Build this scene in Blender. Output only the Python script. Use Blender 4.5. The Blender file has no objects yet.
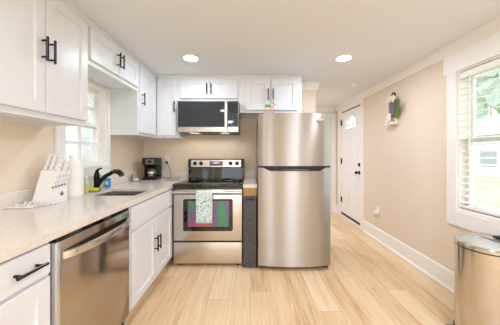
import bpy, bmesh, math, random
from mathutils import Vector, Matrix
random.seed(7)
C = bpy.context.scene
COL = C.collection
PI = math.pi

# ------------------------------------------------------------------ camera, world, exposure
cam_d = bpy.data.cameras.new('camera')
cam_d.sensor_width = 36.0
cam_d.lens = 16.0
cam_d.shift_y = -0.017
cam_d.clip_start = 0.02
cam = bpy.data.objects.new('camera', cam_d)
cam.location = (0, 0, 1.25)
cam.rotation_euler = (PI / 2, 0, 0)
COL.objects.link(cam)
C.camera = cam

world = bpy.data.worlds.new('daylight')
C.world = world
world.use_nodes = True
wn = world.node_tree.nodes
bg = wn['Background']
bg.inputs['Color'].default_value = (0.90, 0.96, 1.05, 1)
bg.inputs['Strength'].default_value = 1.2

C.view_settings.view_transform = 'Standard'
C.view_settings.look = 'None'
C.view_settings.gamma = 1.0
C.view_settings.use_curve_mapping = False
C.view_settings.exposure = 1.3
CAN_W = 9.0           # watts of each recessed lamp
CAN_COL = (0.87, 0.97, 1.17)
# added fill lamps outside the two unseen glass doors of the rear wall
for dx in (-0.80, 1.14):
    fill_d = bpy.data.lights.new('rear_fill', 'AREA')
    fill_d.shape = 'RECTANGLE'
    fill_d.size, fill_d.size_y = 1.0, 1.95
    fill_d.energy = 78
    fill_d.color = (0.87, 0.97, 1.17)
    fill_ob = bpy.data.objects.new('rear_fill', fill_d)
    fill_ob.location = (dx, -3.85, 1.07)
    fill_ob.rotation_euler = (PI / 2, 0, PI)
    COL.objects.link(fill_ob)
C.cycles.max_bounces = 10
C.cycles.diffuse_bounces = 6
C.cycles.glossy_bounces = 5
C.cycles.transparent_max_bounces = 12
C.cycles.sample_clamp_indirect = 8.0

# ------------------------------------------------------------------ room constants
XL, XR = -1.506, 1.865        # left / right wall
YB = 3.15                     # kitchen back wall
YH = 4.80                     # end wall of the entry passage
YR = -3.6                     # rear wall behind the camera
ZC = 2.25                     # ceiling
CT = 0.915                    # counter top

# ------------------------------------------------------------------ material helpers
def s2l(c):
    return tuple(((v / 12.92) if v <= 0.04045 else ((v + 0.055) / 1.055) ** 2.4) for v in c)

def hexc(h):
    h = h.lstrip('#')
    return s2l(tuple(int(h[i:i + 2], 16) / 255 for i in (0, 2, 4)))

def mat(name, col, rough=0.5, metal=0.0, var=0.0, vscale=8.0, bump=0.0, bscale=60.0, spec=0.5, **kw):
    m = bpy.data.materials.new(name)
    m.use_nodes = True
    nt = m.node_tree
    b = nt.nodes['Principled BSDF']
    c = hexc(col) if isinstance(col, str) else col
    b.inputs['Base Color'].default_value = (*c, 1)
    b.inputs['Roughness'].default_value = rough
    b.inputs['Metallic'].default_value = metal
    b.inputs['Specular IOR Level'].default_value = spec
    for k, v in kw.items():
        b.inputs[k.replace('_', ' ')].default_value = v
    tc = nt.nodes.new('ShaderNodeTexCoord')
    if var > 0:
        n = nt.nodes.new('ShaderNodeTexNoise')
        n.inputs['Scale'].default_value = vscale
        n.inputs['Detail'].default_value = 4
        nt.links.new(tc.outputs['Object'], n.inputs['Vector'])
        r = nt.nodes.new('ShaderNodeValToRGB')
        r.color_ramp.elements[0].position = 0.3
        r.color_ramp.elements[1].position = 0.7
        r.color_ramp.elements[0].color = (*[x * (1 - var) for x in c], 1)
        r.color_ramp.elements[1].color = (*[min(1, x * (1 + var)) for x in c], 1)
        nt.links.new(n.outputs['Fac'], r.inputs['Fac'])
        nt.links.new(r.outputs['Color'], b.inputs['Base Color'])
    if bump > 0:
        n2 = nt.nodes.new('ShaderNodeTexNoise')
        n2.inputs['Scale'].default_value = bscale
        nt.links.new(tc.outputs['Object'], n2.inputs['Vector'])
        bp = nt.nodes.new('ShaderNodeBump')
        bp.inputs['Strength'].default_value = bump
        bp.inputs['Distance'].default_value = 0.005
        nt.links.new(n2.outputs['Fac'], bp.inputs['Height'])
        nt.links.new(bp.outputs['Normal'], b.inputs['Normal'])
    return m

def steel(name, col, rough, aniso=0.6, streak=(3, 3, 220), amt=0.06, rot=0.25):
    m = mat(name, col, rough, 1.0)
    nt = m.node_tree
    b = nt.nodes['Principled BSDF']
    tg = nt.nodes.new('ShaderNodeTangent')
    tg.direction_type = 'RADIAL'
    tg.axis = 'Z'
    b.inputs['Anisotropic'].default_value = aniso
    b.inputs['Anisotropic Rotation'].default_value = rot
    nt.links.new(tg.outputs['Tangent'], b.inputs['Tangent'])
    tc = nt.nodes.new('ShaderNodeTexCoord')
    mp = nt.nodes.new('ShaderNodeMapping')
    mp.inputs['Scale'].default_value = streak
    n = nt.nodes.new('ShaderNodeTexNoise')
    n.inputs['Scale'].default_value = 1.0
    n.inputs['Detail'].default_value = 3
    nt.links.new(tc.outputs['Object'], mp.inputs['Vector'])
    nt.links.new(mp.outputs['Vector'], n.inputs['Vector'])
    mr = nt.nodes.new('ShaderNodeMapRange')
    mr.inputs['To Min'].default_value = rough - amt
    mr.inputs['To Max'].default_value = rough + amt
    nt.links.new(n.outputs['Fac'], mr.inputs['Value'])
    nt.links.new(mr.outputs['Result'], b.inputs['Roughness'])
    return m

def glass(name, tint=(1, 1, 1), refl=0.08):
    m = bpy.data.materials.new(name)
    m.use_nodes = True
    nt = m.node_tree
    nt.nodes.clear()
    out = nt.nodes.new('ShaderNodeOutputMaterial')
    mix = nt.nodes.new('ShaderNodeMixShader')
    tr = nt.nodes.new('ShaderNodeBsdfTransparent')
    gl = nt.nodes.new('ShaderNodeBsdfGlossy')
    tr.inputs['Color'].default_value = (*tint, 1)
    gl.inputs['Roughness'].default_value = 0.02
    fr = nt.nodes.new('ShaderNodeLayerWeight')
    fr.inputs['Blend'].default_value = 0.2
    mr = nt.nodes.new('ShaderNodeMapRange')
    mr.inputs['To Min'].default_value = refl * 0.5
    mr.inputs['To Max'].default_value = min(1, refl * 6)
    nt.links.new(fr.outputs['Fresnel'], mr.inputs['Value'])
    nt.links.new(mr.outputs['Result'], mix.inputs['Fac'])
    nt.links.new(tr.outputs[0], mix.inputs[1])
    nt.links.new(gl.outputs[0], mix.inputs[2])
    nt.links.new(mix.outputs[0], out.inputs['Surface'])
    return m

def emit(name, col, s):
    m = bpy.data.materials.new(name)
    m.use_nodes = True
    b = m.node_tree.nodes['Principled BSDF']
    b.inputs['Base Color'].default_value = (*col, 1)
    b.inputs['Emission Color'].default_value = (*col, 1)
    b.inputs['Emission Strength'].default_value = s
    return m

def floor_mat():
    m = bpy.data.materials.new('oak_planks')
    m.use_nodes = True
    nt = m.node_tree
    L = nt.links.new
    b = nt.nodes['Principled BSDF']
    tc = nt.nodes.new('ShaderNodeTexCoord')
    sep = nt.nodes.new('ShaderNodeSeparateXYZ')
    L(tc.outputs['Object'], sep.inputs[0])
    def mth(op, a, bb=0.0):
        k = nt.nodes.new('ShaderNodeMath')
        k.operation = op
        for i, v in enumerate((a, bb)):
            if isinstance(v, (int, float)):
                k.inputs[i].default_value = v
            else:
                L(v, k.inputs[i])
        return k.outputs[0]
    row = mth('FLOOR', mth('DIVIDE', sep.outputs['X'], 0.18))
    wnz = nt.nodes.new('ShaderNodeTexWhiteNoise')
    wnz.noise_dimensions = '1D'
    L(row, wnz.inputs['W'])
    mp = nt.nodes.new('ShaderNodeCombineXYZ')
    L(mth('ADD', sep.outputs['Y'], mth('MULTIPLY', wnz.outputs['Value'], 7.0)), mp.inputs['X'])
    L(sep.outputs['X'], mp.inputs['Y'])
    br = nt.nodes.new('ShaderNodeTexBrick')
    br.offset = 0.0
    br.inputs['Scale'].default_value = 1.0
    br.inputs['Brick Width'].default_value = 1.22
    br.inputs['Row Height'].default_value = 0.18
    br.inputs['Mortar Size'].default_value = 0.0012
    br.inputs['Mortar Smooth'].default_value = 0.4
    br.inputs['Color1'].default_value = (0, 0, 0, 1)
    br.inputs['Color2'].default_value = (1, 1, 1, 1)
    br.inputs['Mortar'].default_value = (0.5, 0.5, 0.5, 1)
    L(mp.outputs[0], br.inputs['Vector'])
    # grain, stretched along the plank, shifted from plank to plank
    mp2 = nt.nodes.new('ShaderNodeMapping')
    mp2.inputs['Scale'].default_value = (34, 1.8, 1)
    L(tc.outputs['Object'], mp2.inputs['Vector'])
    add = nt.nodes.new('ShaderNodeVectorMath')
    add.operation = 'MULTIPLY_ADD'
    L(br.outputs['Color'], add.inputs[0])
    add.inputs[1].default_value = (7, 13, 5)
    L(mp2.outputs['Vector'], add.inputs[2])
    n = nt.nodes.new('ShaderNodeTexNoise')
    n.inputs['Scale'].default_value = 1.0
    n.inputs['Detail'].default_value = 8
    n.inputs['Distortion'].default_value = 1.1
    L(add.outputs[0], n.inputs['Vector'])
    mp3 = nt.nodes.new('ShaderNodeMapping')
    mp3.inputs['Scale'].default_value = (5, 1.2, 1)
    L(tc.outputs['Object'], mp3.inputs['Vector'])
    n3 = nt.nodes.new('ShaderNodeTexNoise')
    n3.inputs['Scale'].default_value = 1.3
    n3.inputs['Detail'].default_value = 3
    L(mp3.outputs['Vector'], n3.inputs['Vector'])
    def math_(op, a, bb):
        k = nt.nodes.new('ShaderNodeMath')
        k.operation = op
        for i, v in enumerate((a, bb)):
            if isinstance(v, (int, float)):
                k.inputs[i].default_value = v
            else:
                L(v, k.inputs[i])
        return k.outputs[0]
    f = math_('ADD', math_('ADD', math_('MULTIPLY', n.outputs['Fac'], 0.5), 0.12), math_('MULTIPLY', br.outputs['Color'], 0.15))
    f = math_('ADD', f, math_('MULTIPLY', n3.outputs['Fac'], 0.22))
    r = nt.nodes.new('ShaderNodeValToRGB')
    e = r.color_ramp.elements
    e[0].position = 0.34
    e[0].color = (*hexc('#bd9264'), 1)
    e[1].position = 0.74
    e[1].color = (*hexc('#f0dab7'), 1)
    k = e.new(0.50)
    k.color = (*hexc('#dfbd92'), 1)
    L(f, r.inputs['Fac'])
    # knots
    vo = nt.nodes.new('ShaderNodeTexVoronoi')
    mpv = nt.nodes.new('ShaderNodeMapping')
    mpv.inputs['Scale'].default_value = (3.0, 1.1, 1)
    L(tc.outputs['Object'], mpv.inputs['Vector'])
    L(mpv.outputs['Vector'], vo.inputs['Vector'])
    vo.inputs['Scale'].default_value = 1.0
    kr = nt.nodes.new('ShaderNodeValToRGB')
    kr.color_ramp.elements[0].position = 0.0
    kr.color_ramp.elements[0].color = (0.42, 0.34, 0.28, 1)
    kr.color_ramp.elements[1].position = 0.085
    kr.color_ramp.elements[1].color = (1, 1, 1, 1)
    L(vo.outputs['Distance'], kr.inputs['Fac'])
    mx = nt.nodes.new('ShaderNodeMix')
    mx.data_type = 'RGBA'
    mx.blend_type = 'MULTIPLY'
    mx.inputs[0].default_value = 0.8
    L(r.outputs['Color'], mx.inputs[6])
    L(kr.outputs['Color'], mx.inputs[7])
    mx2 = nt.nodes.new('ShaderNodeMix')
    mx2.data_type = 'RGBA'
    mx2.inputs[7].default_value = (*hexc('#a87c54'), 1)
    L(br.outputs['Fac'], mx2.inputs[0])
    L(mx.outputs[2], mx2.inputs[6])
    L(mx2.outputs[2], b.inputs['Base Color'])
    b.inputs['Roughness'].default_value = 0.42
    bp = nt.nodes.new('ShaderNodeBump')
    bp.inputs['Strength'].default_value = 0.15
    bp.inputs['Distance'].default_value = 0.002
    L(n.outputs['Fac'], bp.inputs['Height'])
    L(bp.outputs['Normal'], b.inputs['Normal'])
    return m

def quartz_mat():
    m = mat('speckled_quartz', '#efe6da', 0.13)
    nt = m.node_tree
    b = nt.nodes['Principled BSDF']
    tc = nt.nodes.new('ShaderNodeTexCoord')
    n = nt.nodes.new('ShaderNodeTexNoise')
    n.inputs['Scale'].default_value = 160
    n.inputs['Detail'].default_value = 3
    n2 = nt.nodes.new('ShaderNodeTexNoise')
    n2.inputs['Scale'].default_value = 28
    n2.inputs['Detail'].default_value = 6
    nt.links.new(tc.outputs['Object'], n.inputs['Vector'])
    nt.links.new(tc.outputs['Object'], n2.inputs['Vector'])
    ad = nt.nodes.new('ShaderNodeMath')
    ad.operation = 'MULTIPLY_ADD'
    ad.inputs[1].default_value = 0.78
    nt.links.new(n.outputs['Fac'], ad.inputs[0])
    m2 = nt.nodes.new('ShaderNodeMath')
    m2.operation = 'MULTIPLY'
    m2.inputs[1].default_value = 0.22
    nt.links.new(n2.outputs['Fac'], m2.inputs[0])
    nt.links.new(m2.outputs[0], ad.inputs[2])
    r = nt.nodes.new('ShaderNodeValToRGB')
    e = r.color_ramp.elements
    e[0].position = 0.38
    e[0].color = (*hexc('#d9d1c7'), 1)
    e[1].position = 0.52
    e[1].color = (*hexc('#e7dfd5'), 1)
    nt.links.new(ad.outputs[0], r.inputs['Fac'])
    nt.links.new(r.outputs['Color'], b.inputs['Base Color'])
    return m

def towel_mat():
    m = mat('floral_towel_cloth', '#eef3ee', 0.9)
    nt = m.node_tree
    b = nt.nodes['Principled BSDF']
    tc = nt.nodes.new('ShaderNodeTexCoord')
    vo = nt.nodes.new('ShaderNodeTexVoronoi')
    vo.inputs['Scale'].default_value = 26
    nz = nt.nodes.new('ShaderNodeTexNoise')
    nz.inputs['Scale'].default_value = 30
    nz.inputs['Distortion'].default_value = 2.5
    nt.links.new(tc.outputs['Object'], vo.inputs['Vector'])
    nt.links.new(tc.outputs['Object'], nz.inputs['Vector'])
    r = nt.nodes.new('ShaderNodeValToRGB')
    r.color_ramp.interpolation = 'CONSTANT'
    e = r.color_ramp.elements
    e[0].color = (*hexc('#d9ebe8'), 1)
    e[1].position = 0.54
    e[1].color = (*hexc('#6fb2b8'), 1)
    k = e.new(0.62)
    k.color = (*hexc('#a9d3d4'), 1)
    k = e.new(0.36)
    k.color = (*hexc('#bcdcdc'), 1)
    k = e.new(0.42)
    k.color = (*hexc('#f1f4ee'), 1)
    nt.links.new(nz.outputs['Fac'], r.inputs['Fac'])
    r2 = nt.nodes.new('ShaderNodeValToRGB')
    r2.color_ramp.interpolation = 'CONSTANT'
    r2.color_ramp.elements[0].color = (1, 1, 1, 1)
    r2.color_ramp.elements[1].position = 0.22
    r2.color_ramp.elements[1].color = (0, 0, 0, 1)
    nt.links.new(vo.outputs['Distance'], r2.inputs['Fac'])
    mx = nt.nodes.new('ShaderNodeMix')
    mx.data_type = 'RGBA'
    nt.links.new(r2.outputs['Color'], mx.inputs[0])
    nt.links.new(r.outputs['Color'], mx.inputs[6])
    hs = nt.nodes.new('ShaderNodeValToRGB')
    hs.color_ramp.elements[0].color = (*hexc('#4d95a8'), 1)
    hs.color_ramp.elements[1].color = (*hexc('#e8d9a4'), 1)
    hs.color_ramp.elements[0].position = 0.55
    nt.links.new(vo.outputs['Color'], hs.inputs['Fac'])
    nt.links.new(hs.outputs['Color'], mx.inputs[7])
    nt.links.new(mx.outputs[2], b.inputs['Base Color'])
    return m

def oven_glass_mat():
    # door glass; varied film colours and lighter base stand in for room reflections
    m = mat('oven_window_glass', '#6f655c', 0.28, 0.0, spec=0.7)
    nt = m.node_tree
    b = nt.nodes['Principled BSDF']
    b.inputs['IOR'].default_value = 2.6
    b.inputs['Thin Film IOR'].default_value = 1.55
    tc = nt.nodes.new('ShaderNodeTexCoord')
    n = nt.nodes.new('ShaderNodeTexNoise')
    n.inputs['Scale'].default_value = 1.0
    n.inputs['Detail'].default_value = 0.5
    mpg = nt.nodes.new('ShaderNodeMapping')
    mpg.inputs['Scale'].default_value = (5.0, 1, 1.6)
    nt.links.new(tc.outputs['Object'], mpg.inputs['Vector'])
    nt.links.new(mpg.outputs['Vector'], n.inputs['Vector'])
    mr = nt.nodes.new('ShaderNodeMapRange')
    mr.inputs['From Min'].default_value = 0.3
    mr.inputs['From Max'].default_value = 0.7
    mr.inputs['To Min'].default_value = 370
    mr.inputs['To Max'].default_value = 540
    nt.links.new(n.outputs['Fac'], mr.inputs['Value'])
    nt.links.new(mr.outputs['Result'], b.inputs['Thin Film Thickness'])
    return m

def siding_mat():
    m = mat('lap_siding', '#dcdee0', 0.6)
    return m

M = dict(
    wall=mat('beige_wall_paint', '#e8d9c5', 0.85, bump=0.04, bscale=300, spec=0.2),
    ceil=mat('ceiling_paint', '#e8ebf0', 0.95, bump=0.12, bscale=180, spec=0.1),
    trim=mat('white_trim_paint', '#f3f1ed', 0.45),
    cab=mat('white_cabinet_paint', '#e3e5e8', 0.34),
    cabin=mat('white_melamine', '#dcdad6', 0.5),
    floor=floor_mat(),
    quartz=quartz_mat(),
    black=mat('matte_black_metal', '#1a1818', 0.26, 0.6),
    bronze=mat('dark_bronze_metal', '#3a2c22', 0.35, 0.7),
    blackplastic=mat('black_plastic', '#161616', 0.4, var=0.1),
    blackgloss=mat('black_glass', '#0b0b0c', 0.04, spec=0.8),
    mwglass=mat('microwave_glass', '#33383b', 0.05, spec=0.35),
    fridge=steel('fridge_stainless', '#c1bcb6', 0.38, 0.98, (60, 3, 3), 0.05),
    rangesteel=steel('range_stainless', '#d6cfc7', 0.30, 0.5),
    dwsteel=steel('dishwasher_stainless', '#b9aea3', 0.16, 0.4),
    cansteel=steel('bin_stainless', '#cdc6be', 0.15, 0.9, (50, 50, 2)),
    lidsteel=mat('bin_lid_stainless', '#d5d5d4', 0.3, 1.0),
    glintsteel=mat('edge_glint_steel', '#e2e3e4', 0.45, 1.0),
    bright=mat('polished_steel', '#dcd9d4', 0.2, 1.0),
    sinksteel=mat('sink_stainless', '#c4c0ba', 0.27, 1.0),
    greyplastic=mat('grey_appliance_side', '#6f6d6a', 0.5),
    darkgrey=mat('charcoal_plastic', '#4a4a4a', 0.5, var=0.25, vscale=25, bump=0.1),
    wood=mat('bare_pine', '#c99a62', 0.6, var=0.15, vscale=20),
    glass=glass('window_glass'),
    jar=glass('jar_glass', (0.96, 0.98, 0.96), 0.15),
    towel=towel_mat(),
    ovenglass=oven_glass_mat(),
    siding=siding_mat(),
    white=mat('white_plastic', '#f3f1ec', 0.35),
    knifewhite=mat('white_lacquer', '#f4f2ef', 0.3),
    rivet=mat('dull_steel_rivet', '#9c9c9c', 0.45, 0.3),
    crest=mat('maroon_print', '#5a3a3a', 0.6),
    paper=mat('paper_towel', '#f6f3ee', 0.95, bump=0.3, bscale=90),
    beads=mat('whitewashed_wood', '#ece7e0', 0.7, var=0.12, vscale=40),
    soapg=mat('green_soap', '#c4dfbc', 0.15, var=0.15, vscale=20),
    soapy=mat('yellow_label', '#e3d36c', 0.5),
    soapb=mat('blue_soap', '#3f9bd8', 0.2),
    spongey=mat('yellow_sponge', '#f2e24a', 0.95, bump=0.4, bscale=200),
    spongeg=mat('green_scouring_pad', '#6fae3f', 0.95, bump=0.4, bscale=200),
    cork=mat('beige_stone', '#b09c82', 0.35, var=0.08, vscale=30),
    copper=mat('brushed_brown_steel', '#8b6a4f', 0.3, 0.9),
    lawn=mat('lawn_grass', '#b3c08c', 0.95, var=0.2, vscale=3),
    leaf=mat('tree_leaves', '#b4c2b4', 0.8, var=0.2, vscale=9),
    plant=mat('bright_green_leaf', '#86bd3c', 0.6, var=0.15),
    grass=mat('artificial_grass_green', '#8c9c4c', 0.7, var=0.2),
    roof=mat('grey_shingles', '#aaadb1', 0.9, var=0.2, vscale=12),
    housewin=mat('house_window_glass', '#98a3a8', 0.2),
    slate=mat('slate_grey_wood', '#68746f', 0.75, var=0.2, vscale=18),
    cream=mat('cream_petals', '#f1e3cd', 0.8, var=0.1, vscale=30),
    pink=mat('pink_ceramic', '#e0a79a', 0.4, var=0.12),
    twine=mat('dried_straw', '#cfae7c', 0.9),
    blind=mat('white_faux_wood', '#f1efe9', 0.45),
    cord=mat('white_cord', '#e3ded6', 0.8),
    display=emit('clock_display', (0.25, 0.22, 0.75), 0.8),
    displaybg=mat('display_panel', '#8b8377', 0.25),
    hoodfill=emit('hood_fill_lens', (1.0, 0.93, 0.84), 0.25),
    lens=emit('lamp_lens', (1.0, 0.93, 0.82), 9.0),
)

# ------------------------------------------------------------------ mesh helpers
MAT = {}     # world matrix of every linked object (parents only use location + z rotation)

class MB:
    def __init__(self):
        self.bm = bmesh.new()

    def box(self, x0, x1, y0, y1, z0, z1, bev=0.0, seg=2):
        bm = self.bm
        v = [bm.verts.new((x, y, z)) for x in (x0, x1) for y in (y0, y1) for z in (z0, z1)]
        fs = [bm.faces.new([v[i] for i in q]) for q in
              ((0, 1, 3, 2), (4, 6, 7, 5), (0, 4, 5, 1), (2, 3, 7, 6), (0, 2, 6, 4), (1, 5, 7, 3))]
        if bev > 0:
            es = list({e for f in fs for e in f.edges})
            bmesh.ops.bevel(bm, geom=es, offset=bev, segments=seg, affect='EDGES', profile=0.5)
        return self

    def prism(self, poly, axis, a, b):
        """extrude a 2-D polygon along axis ('x','y','z') from a to b"""
        bm = self.bm
        def p(u, v, w):
            return {'x': (w, u, v), 'y': (u, w, v), 'z': (u, v, w)}[axis]
        A = [bm.verts.new(p(u, v, a)) for u, v in poly]
        B = [bm.verts.new(p(u, v, b)) for u, v in poly]
        n = len(poly)
        bm.faces.new(A)
        bm.faces.new(B[::-1])
        for i in range(n):
            j = (i + 1) % n
            bm.faces.new([A[j], A[i], B[i], B[j]])
        return self

    def tube(self, pts, r, seg=12, caps=True):
        bm = self.bm
        pts = [Vector(p) for p in pts]
        n = len(pts)
        rs = r if isinstance(r, (list, tuple)) else [r] * n
        rings = []
        up = None
        for i in range(n):
            t = (pts[min(i + 1, n - 1)] - pts[max(i - 1, 0)]).normalized()
            if up is None:
                up = Vector((0, 0, 1)) if abs(t.z) < 0.9 else Vector((1, 0, 0))
            s = t.cross(up)
            if s.length < 1e-6:
                s = t.orthogonal()
            s.normalize()
            up = s.cross(t).normalized()
            rings.append([bm.verts.new(pts[i] + (s * math.cos(2 * PI * k / seg) + up * math.sin(2 * PI * k / seg)) * rs[i])
                          for k in range(seg)])
        for i in range(n - 1):
            for k in range(seg):
                l = (k + 1) % seg
                bm.faces.new([rings[i][k], rings[i][l], rings[i + 1][l], rings[i + 1][k]])
        if caps:
            bm.faces.new(rings[0][::-1])
            bm.faces.new(rings[-1])
        return self

    def lathe(self, prof, c=(0, 0, 0), seg=28, axis='z'):
        bm = self.bm
        def P(r, h, k):
            a = 2 * PI * k / seg
            u, v = r * math.cos(a), r * math.sin(a)
            return {'z': (c[0] + u, c[1] + v, c[2] + h), 'y': (c[0] + u, c[1] + h, c[2] + v),
                    'x': (c[0] + h, c[1] + u, c[2] + v)}[axis]
        rings = []
        for r, h in prof:
            if r < 1e-6:
                rings.append([bm.verts.new(P(0, h, 0))])
            else:
                rings.append([bm.verts.new(P(r, h, k)) for k in range(seg)])
        for i in range(len(rings) - 1):
            a, b = rings[i], rings[i + 1]
            for k in range(seg):
                l = (k + 1) % seg
                if len(a) == 1 and len(b) == 1:
                    continue
                if len(a) == 1:
                    bm.faces.new([a[0], b[l], b[k]])
                elif len(b) == 1:
                    bm.faces.new([a[k], a[l], b[0]])
                else:
                    bm.faces.new([a[k], a[l], b[l], b[k]])
        if len(rings[0]) > 1 and prof[0] != prof[-1]:
            bm.faces.new(rings[0][::-1])
        if len(rings[-1]) > 1 and prof[0] != prof[-1]:
            bm.faces.new(rings[-1])
        return self

    def ball(self, c, r, sub=2, scale=(1, 1, 1)):
        g = bmesh.ops.create_icosphere(self.bm, subdivisions=sub, radius=r)
        for v in g['verts']:
            v.co = Vector((v.co.x * scale[0] + c[0], v.co.y * scale[1] + c[1], v.co.z * scale[2] + c[2]))
        return self

    def grid(self, fn, nu, nv):
        bm = self.bm
        V = [[bm.verts.new(fn(i / nu, j / nv)) for j in range(nv + 1)] for i in range(nu + 1)]
        for i in range(nu):
            for j in range(nv):
                bm.faces.new([V[i][j], V[i + 1][j], V[i + 1][j + 1], V[i][j + 1]])
        return self

    def shaker(self, x0, x1, z0, z1, yf, t=0.02, stile=0.057, rec=0.011):
        """framed door panel, front face at yf looking to -y, recessed centre"""
        bm = self.bm
        def ring(x0, x1, z0, z1, y):
            return [bm.verts.new(p) for p in ((x0, y, z0), (x1, y, z0), (x1, y, z1), (x0, y, z1))]
        e = 0.002
        R = [ring(x0, x1, z0, z1, yf + t), ring(x0, x1, z0, z1, yf + e), ring(x0 + e, x1 - e, z0 + e, z1 - e, yf),
             ring(x0 + stile, x1 - stile, z0 + stile, z1 - stile, yf),
             ring(x0 + stile + .004, x1 - stile - .004, z0 + stile + .004, z1 - stile - .004, yf + rec)]
        for a, b in zip(R, R[1:]):
            for k in range(4):
                l = (k + 1) % 4
                bm.faces.new([a[k], a[l], b[l], b[k]])
        bm.faces.new(R[-1])
        bm.faces.new(R[0][::-1])
        return self

    def build(self, name, m, parent=None, W=False, smooth=True, ang=35, label=None):
        bm = self.bm
        bmesh.ops.recalc_face_normals(bm, faces=bm.faces)
        me = bpy.data.meshes.new(name)
        if W and parent is not None:
            bm.transform(MAT[parent].inverted())
        bm.to_mesh(me)
        bm.free()
        me.materials.append(m)
        if smooth:
            for p in me.polygons:
                p.use_smooth = True
            me.set_sharp_from_angle(angle=math.radians(ang))
        o = bpy.data.objects.new(name, me)
        COL.objects.link(o)
        if parent is not None:
            o.parent = parent
            MAT[o] = MAT[parent]
        else:
            MAT[o] = Matrix.Identity(4)
        if label:
            o['label'] = label
        return o

def thing(name, label, cat, loc=(0, 0, 0), rz=0.0, group=None, kind=None):
    o = bpy.data.objects.new(name, None)
    o.empty_display_size = 0.1
    COL.objects.link(o)
    o.location = loc
    o.rotation_euler = (0, 0, rz)
    MAT[o] = Matrix.Translation(loc) @ Matrix.Rotation(rz, 4, 'Z')
    o['label'] = label
    o['category'] = cat
    if group:
        o['group'] = group
    if kind:
        o['kind'] = kind
    return o

def tag(o, label, cat, group=None, kind=None):
    o['label'] = label
    o['category'] = cat
    if group:
        o['group'] = group
    if kind:
        o['kind'] = kind
    return o

def struct(name, mb, m, label, cat, **kw):
    o = mb.build(name, m, **kw)
    return tag(o, label, cat, kind='structure')

def copy_tree(o, parent=None):
    c = o.copy()
    COL.objects.link(c)
    if parent is not None:
        c.parent = parent
    MAT[c] = MAT[o]
    for ch in list(o.children):
        copy_tree(ch, c)
    return c

# ------------------------------------------------------------------ room shell
DY0, DY1, DZ1 = 3.72, 4.55, 2.10           # entry door opening in the right wall
WY0, WY1, WZ0, WZ1 = 0.93, 1.995, 0.755, 1.99   # right window opening
SY0, SY1, SZ0, SZ1 = 1.795, 2.328, 1.14, 1.92    # sink window opening
T = 0.14

struct('floor', MB().box(XL - T, XR + T, YR - T, YH + T, -0.08, 0), M['floor'],
       'light oak plank floor running from the camera to the entry', 'floor')
struct('ceiling', MB().box(XL - T, XR + T, YR - T, YH + T, ZC, ZC + 0.1), M['ceil'],
       'off-white flat painted ceiling with recessed lights', 'ceiling')

def wall_x(xa, xb, y0, y1, holes):
    m = MB()
    y = y0
    for (a, b, z0, z1) in holes:
        m.box(xa, xb, y, a, 0, ZC)
        if z0 > 0:
            m.box(xa, xb, a, b, 0, z0)
        m.box(xa, xb, a, b, z1, ZC)
        y = b
    m.box(xa, xb, y, y1, 0, ZC)
    return m
struct('wall_left', wall_x(XL - T, XL, YR - T, YH + T, [(-2.6, -0.9, 0.7, 2.0), (SY0, SY1, SZ0, SZ1)]), M['wall'],
       'beige left wall with the window over the sink', 'wall')
struct('wall_right', wall_x(XR, XR + T, YR - T, YH + T, [(-2.6, -0.9, 0.75, 2.0), (WY0, WY1, WZ0, WZ1), (DY0, DY1, 0, DZ1)]), M['wall'],
       'beige right wall with the blind-covered window and entry door', 'wall')
struct('wall_back', MB().box(XL, 0.93, YB, YB + 0.12, 0, ZC), M['wall'],
       'beige wall behind the range and refrigerator', 'wall')
struct('wall_passage', MB().box(XL, 0.85, YH, YH + T, 0, ZC).box(0.85, 1.76, YH, YH + T, 2.03, ZC).box(1.76, XR, YH, YH + T, 0, ZC),
       M['wall'], 'beige end wall of the passage beyond the refrigerator', 'wall')
m = MB()
m.box(XL, -1.32, YR - T, YR, 0, ZC).box(-0.28, 0.62, YR - T, YR, 0, ZC).box(1.66, XR, YR - T, YR, 0, ZC)
m.box(-1.32, -0.28, YR - T, YR, 2.12, ZC).box(0.62, 1.66, YR - T, YR, 2.12, ZC)
struct('wall_rear', m, M['wall'], 'beige wall behind the camera with two added glass doors', 'wall')

# unseen glass doors added to the rear wall for fill and reflected stripes
for i, (x0, x1, lb) in enumerate(((-1.32, -0.28, 'left'), (0.62, 1.66, 'right'))):
    pd = thing('door_%d' % (3 + i), 'added white framed glass door on the %s behind the camera' % lb, 'door', ((x0 + x1) / 2, YR - 0.07, 0), kind='structure')
    m = MB()
    m.box(x0, x0 + 0.07, YR - 0.11, YR - 0.03, 0.0, 2.12).box(x1 - 0.07, x1, YR - 0.11, YR - 0.03, 0.0, 2.12)
    m.box(x0 + 0.07, x1 - 0.07, YR - 0.11, YR - 0.03, 0.0, 0.10).box(x0 + 0.07, x1 - 0.07, YR - 0.11, YR - 0.03, 2.04, 2.12)
    m.build('door_frame', M['trim'], pd, W=True, smooth=False)
    MB().box(x0 + 0.06, x1 - 0.06, YR - 0.075, YR - 0.065, 0.09, 2.05).build('glass_pane', M['glass'], pd, W=True)

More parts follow.
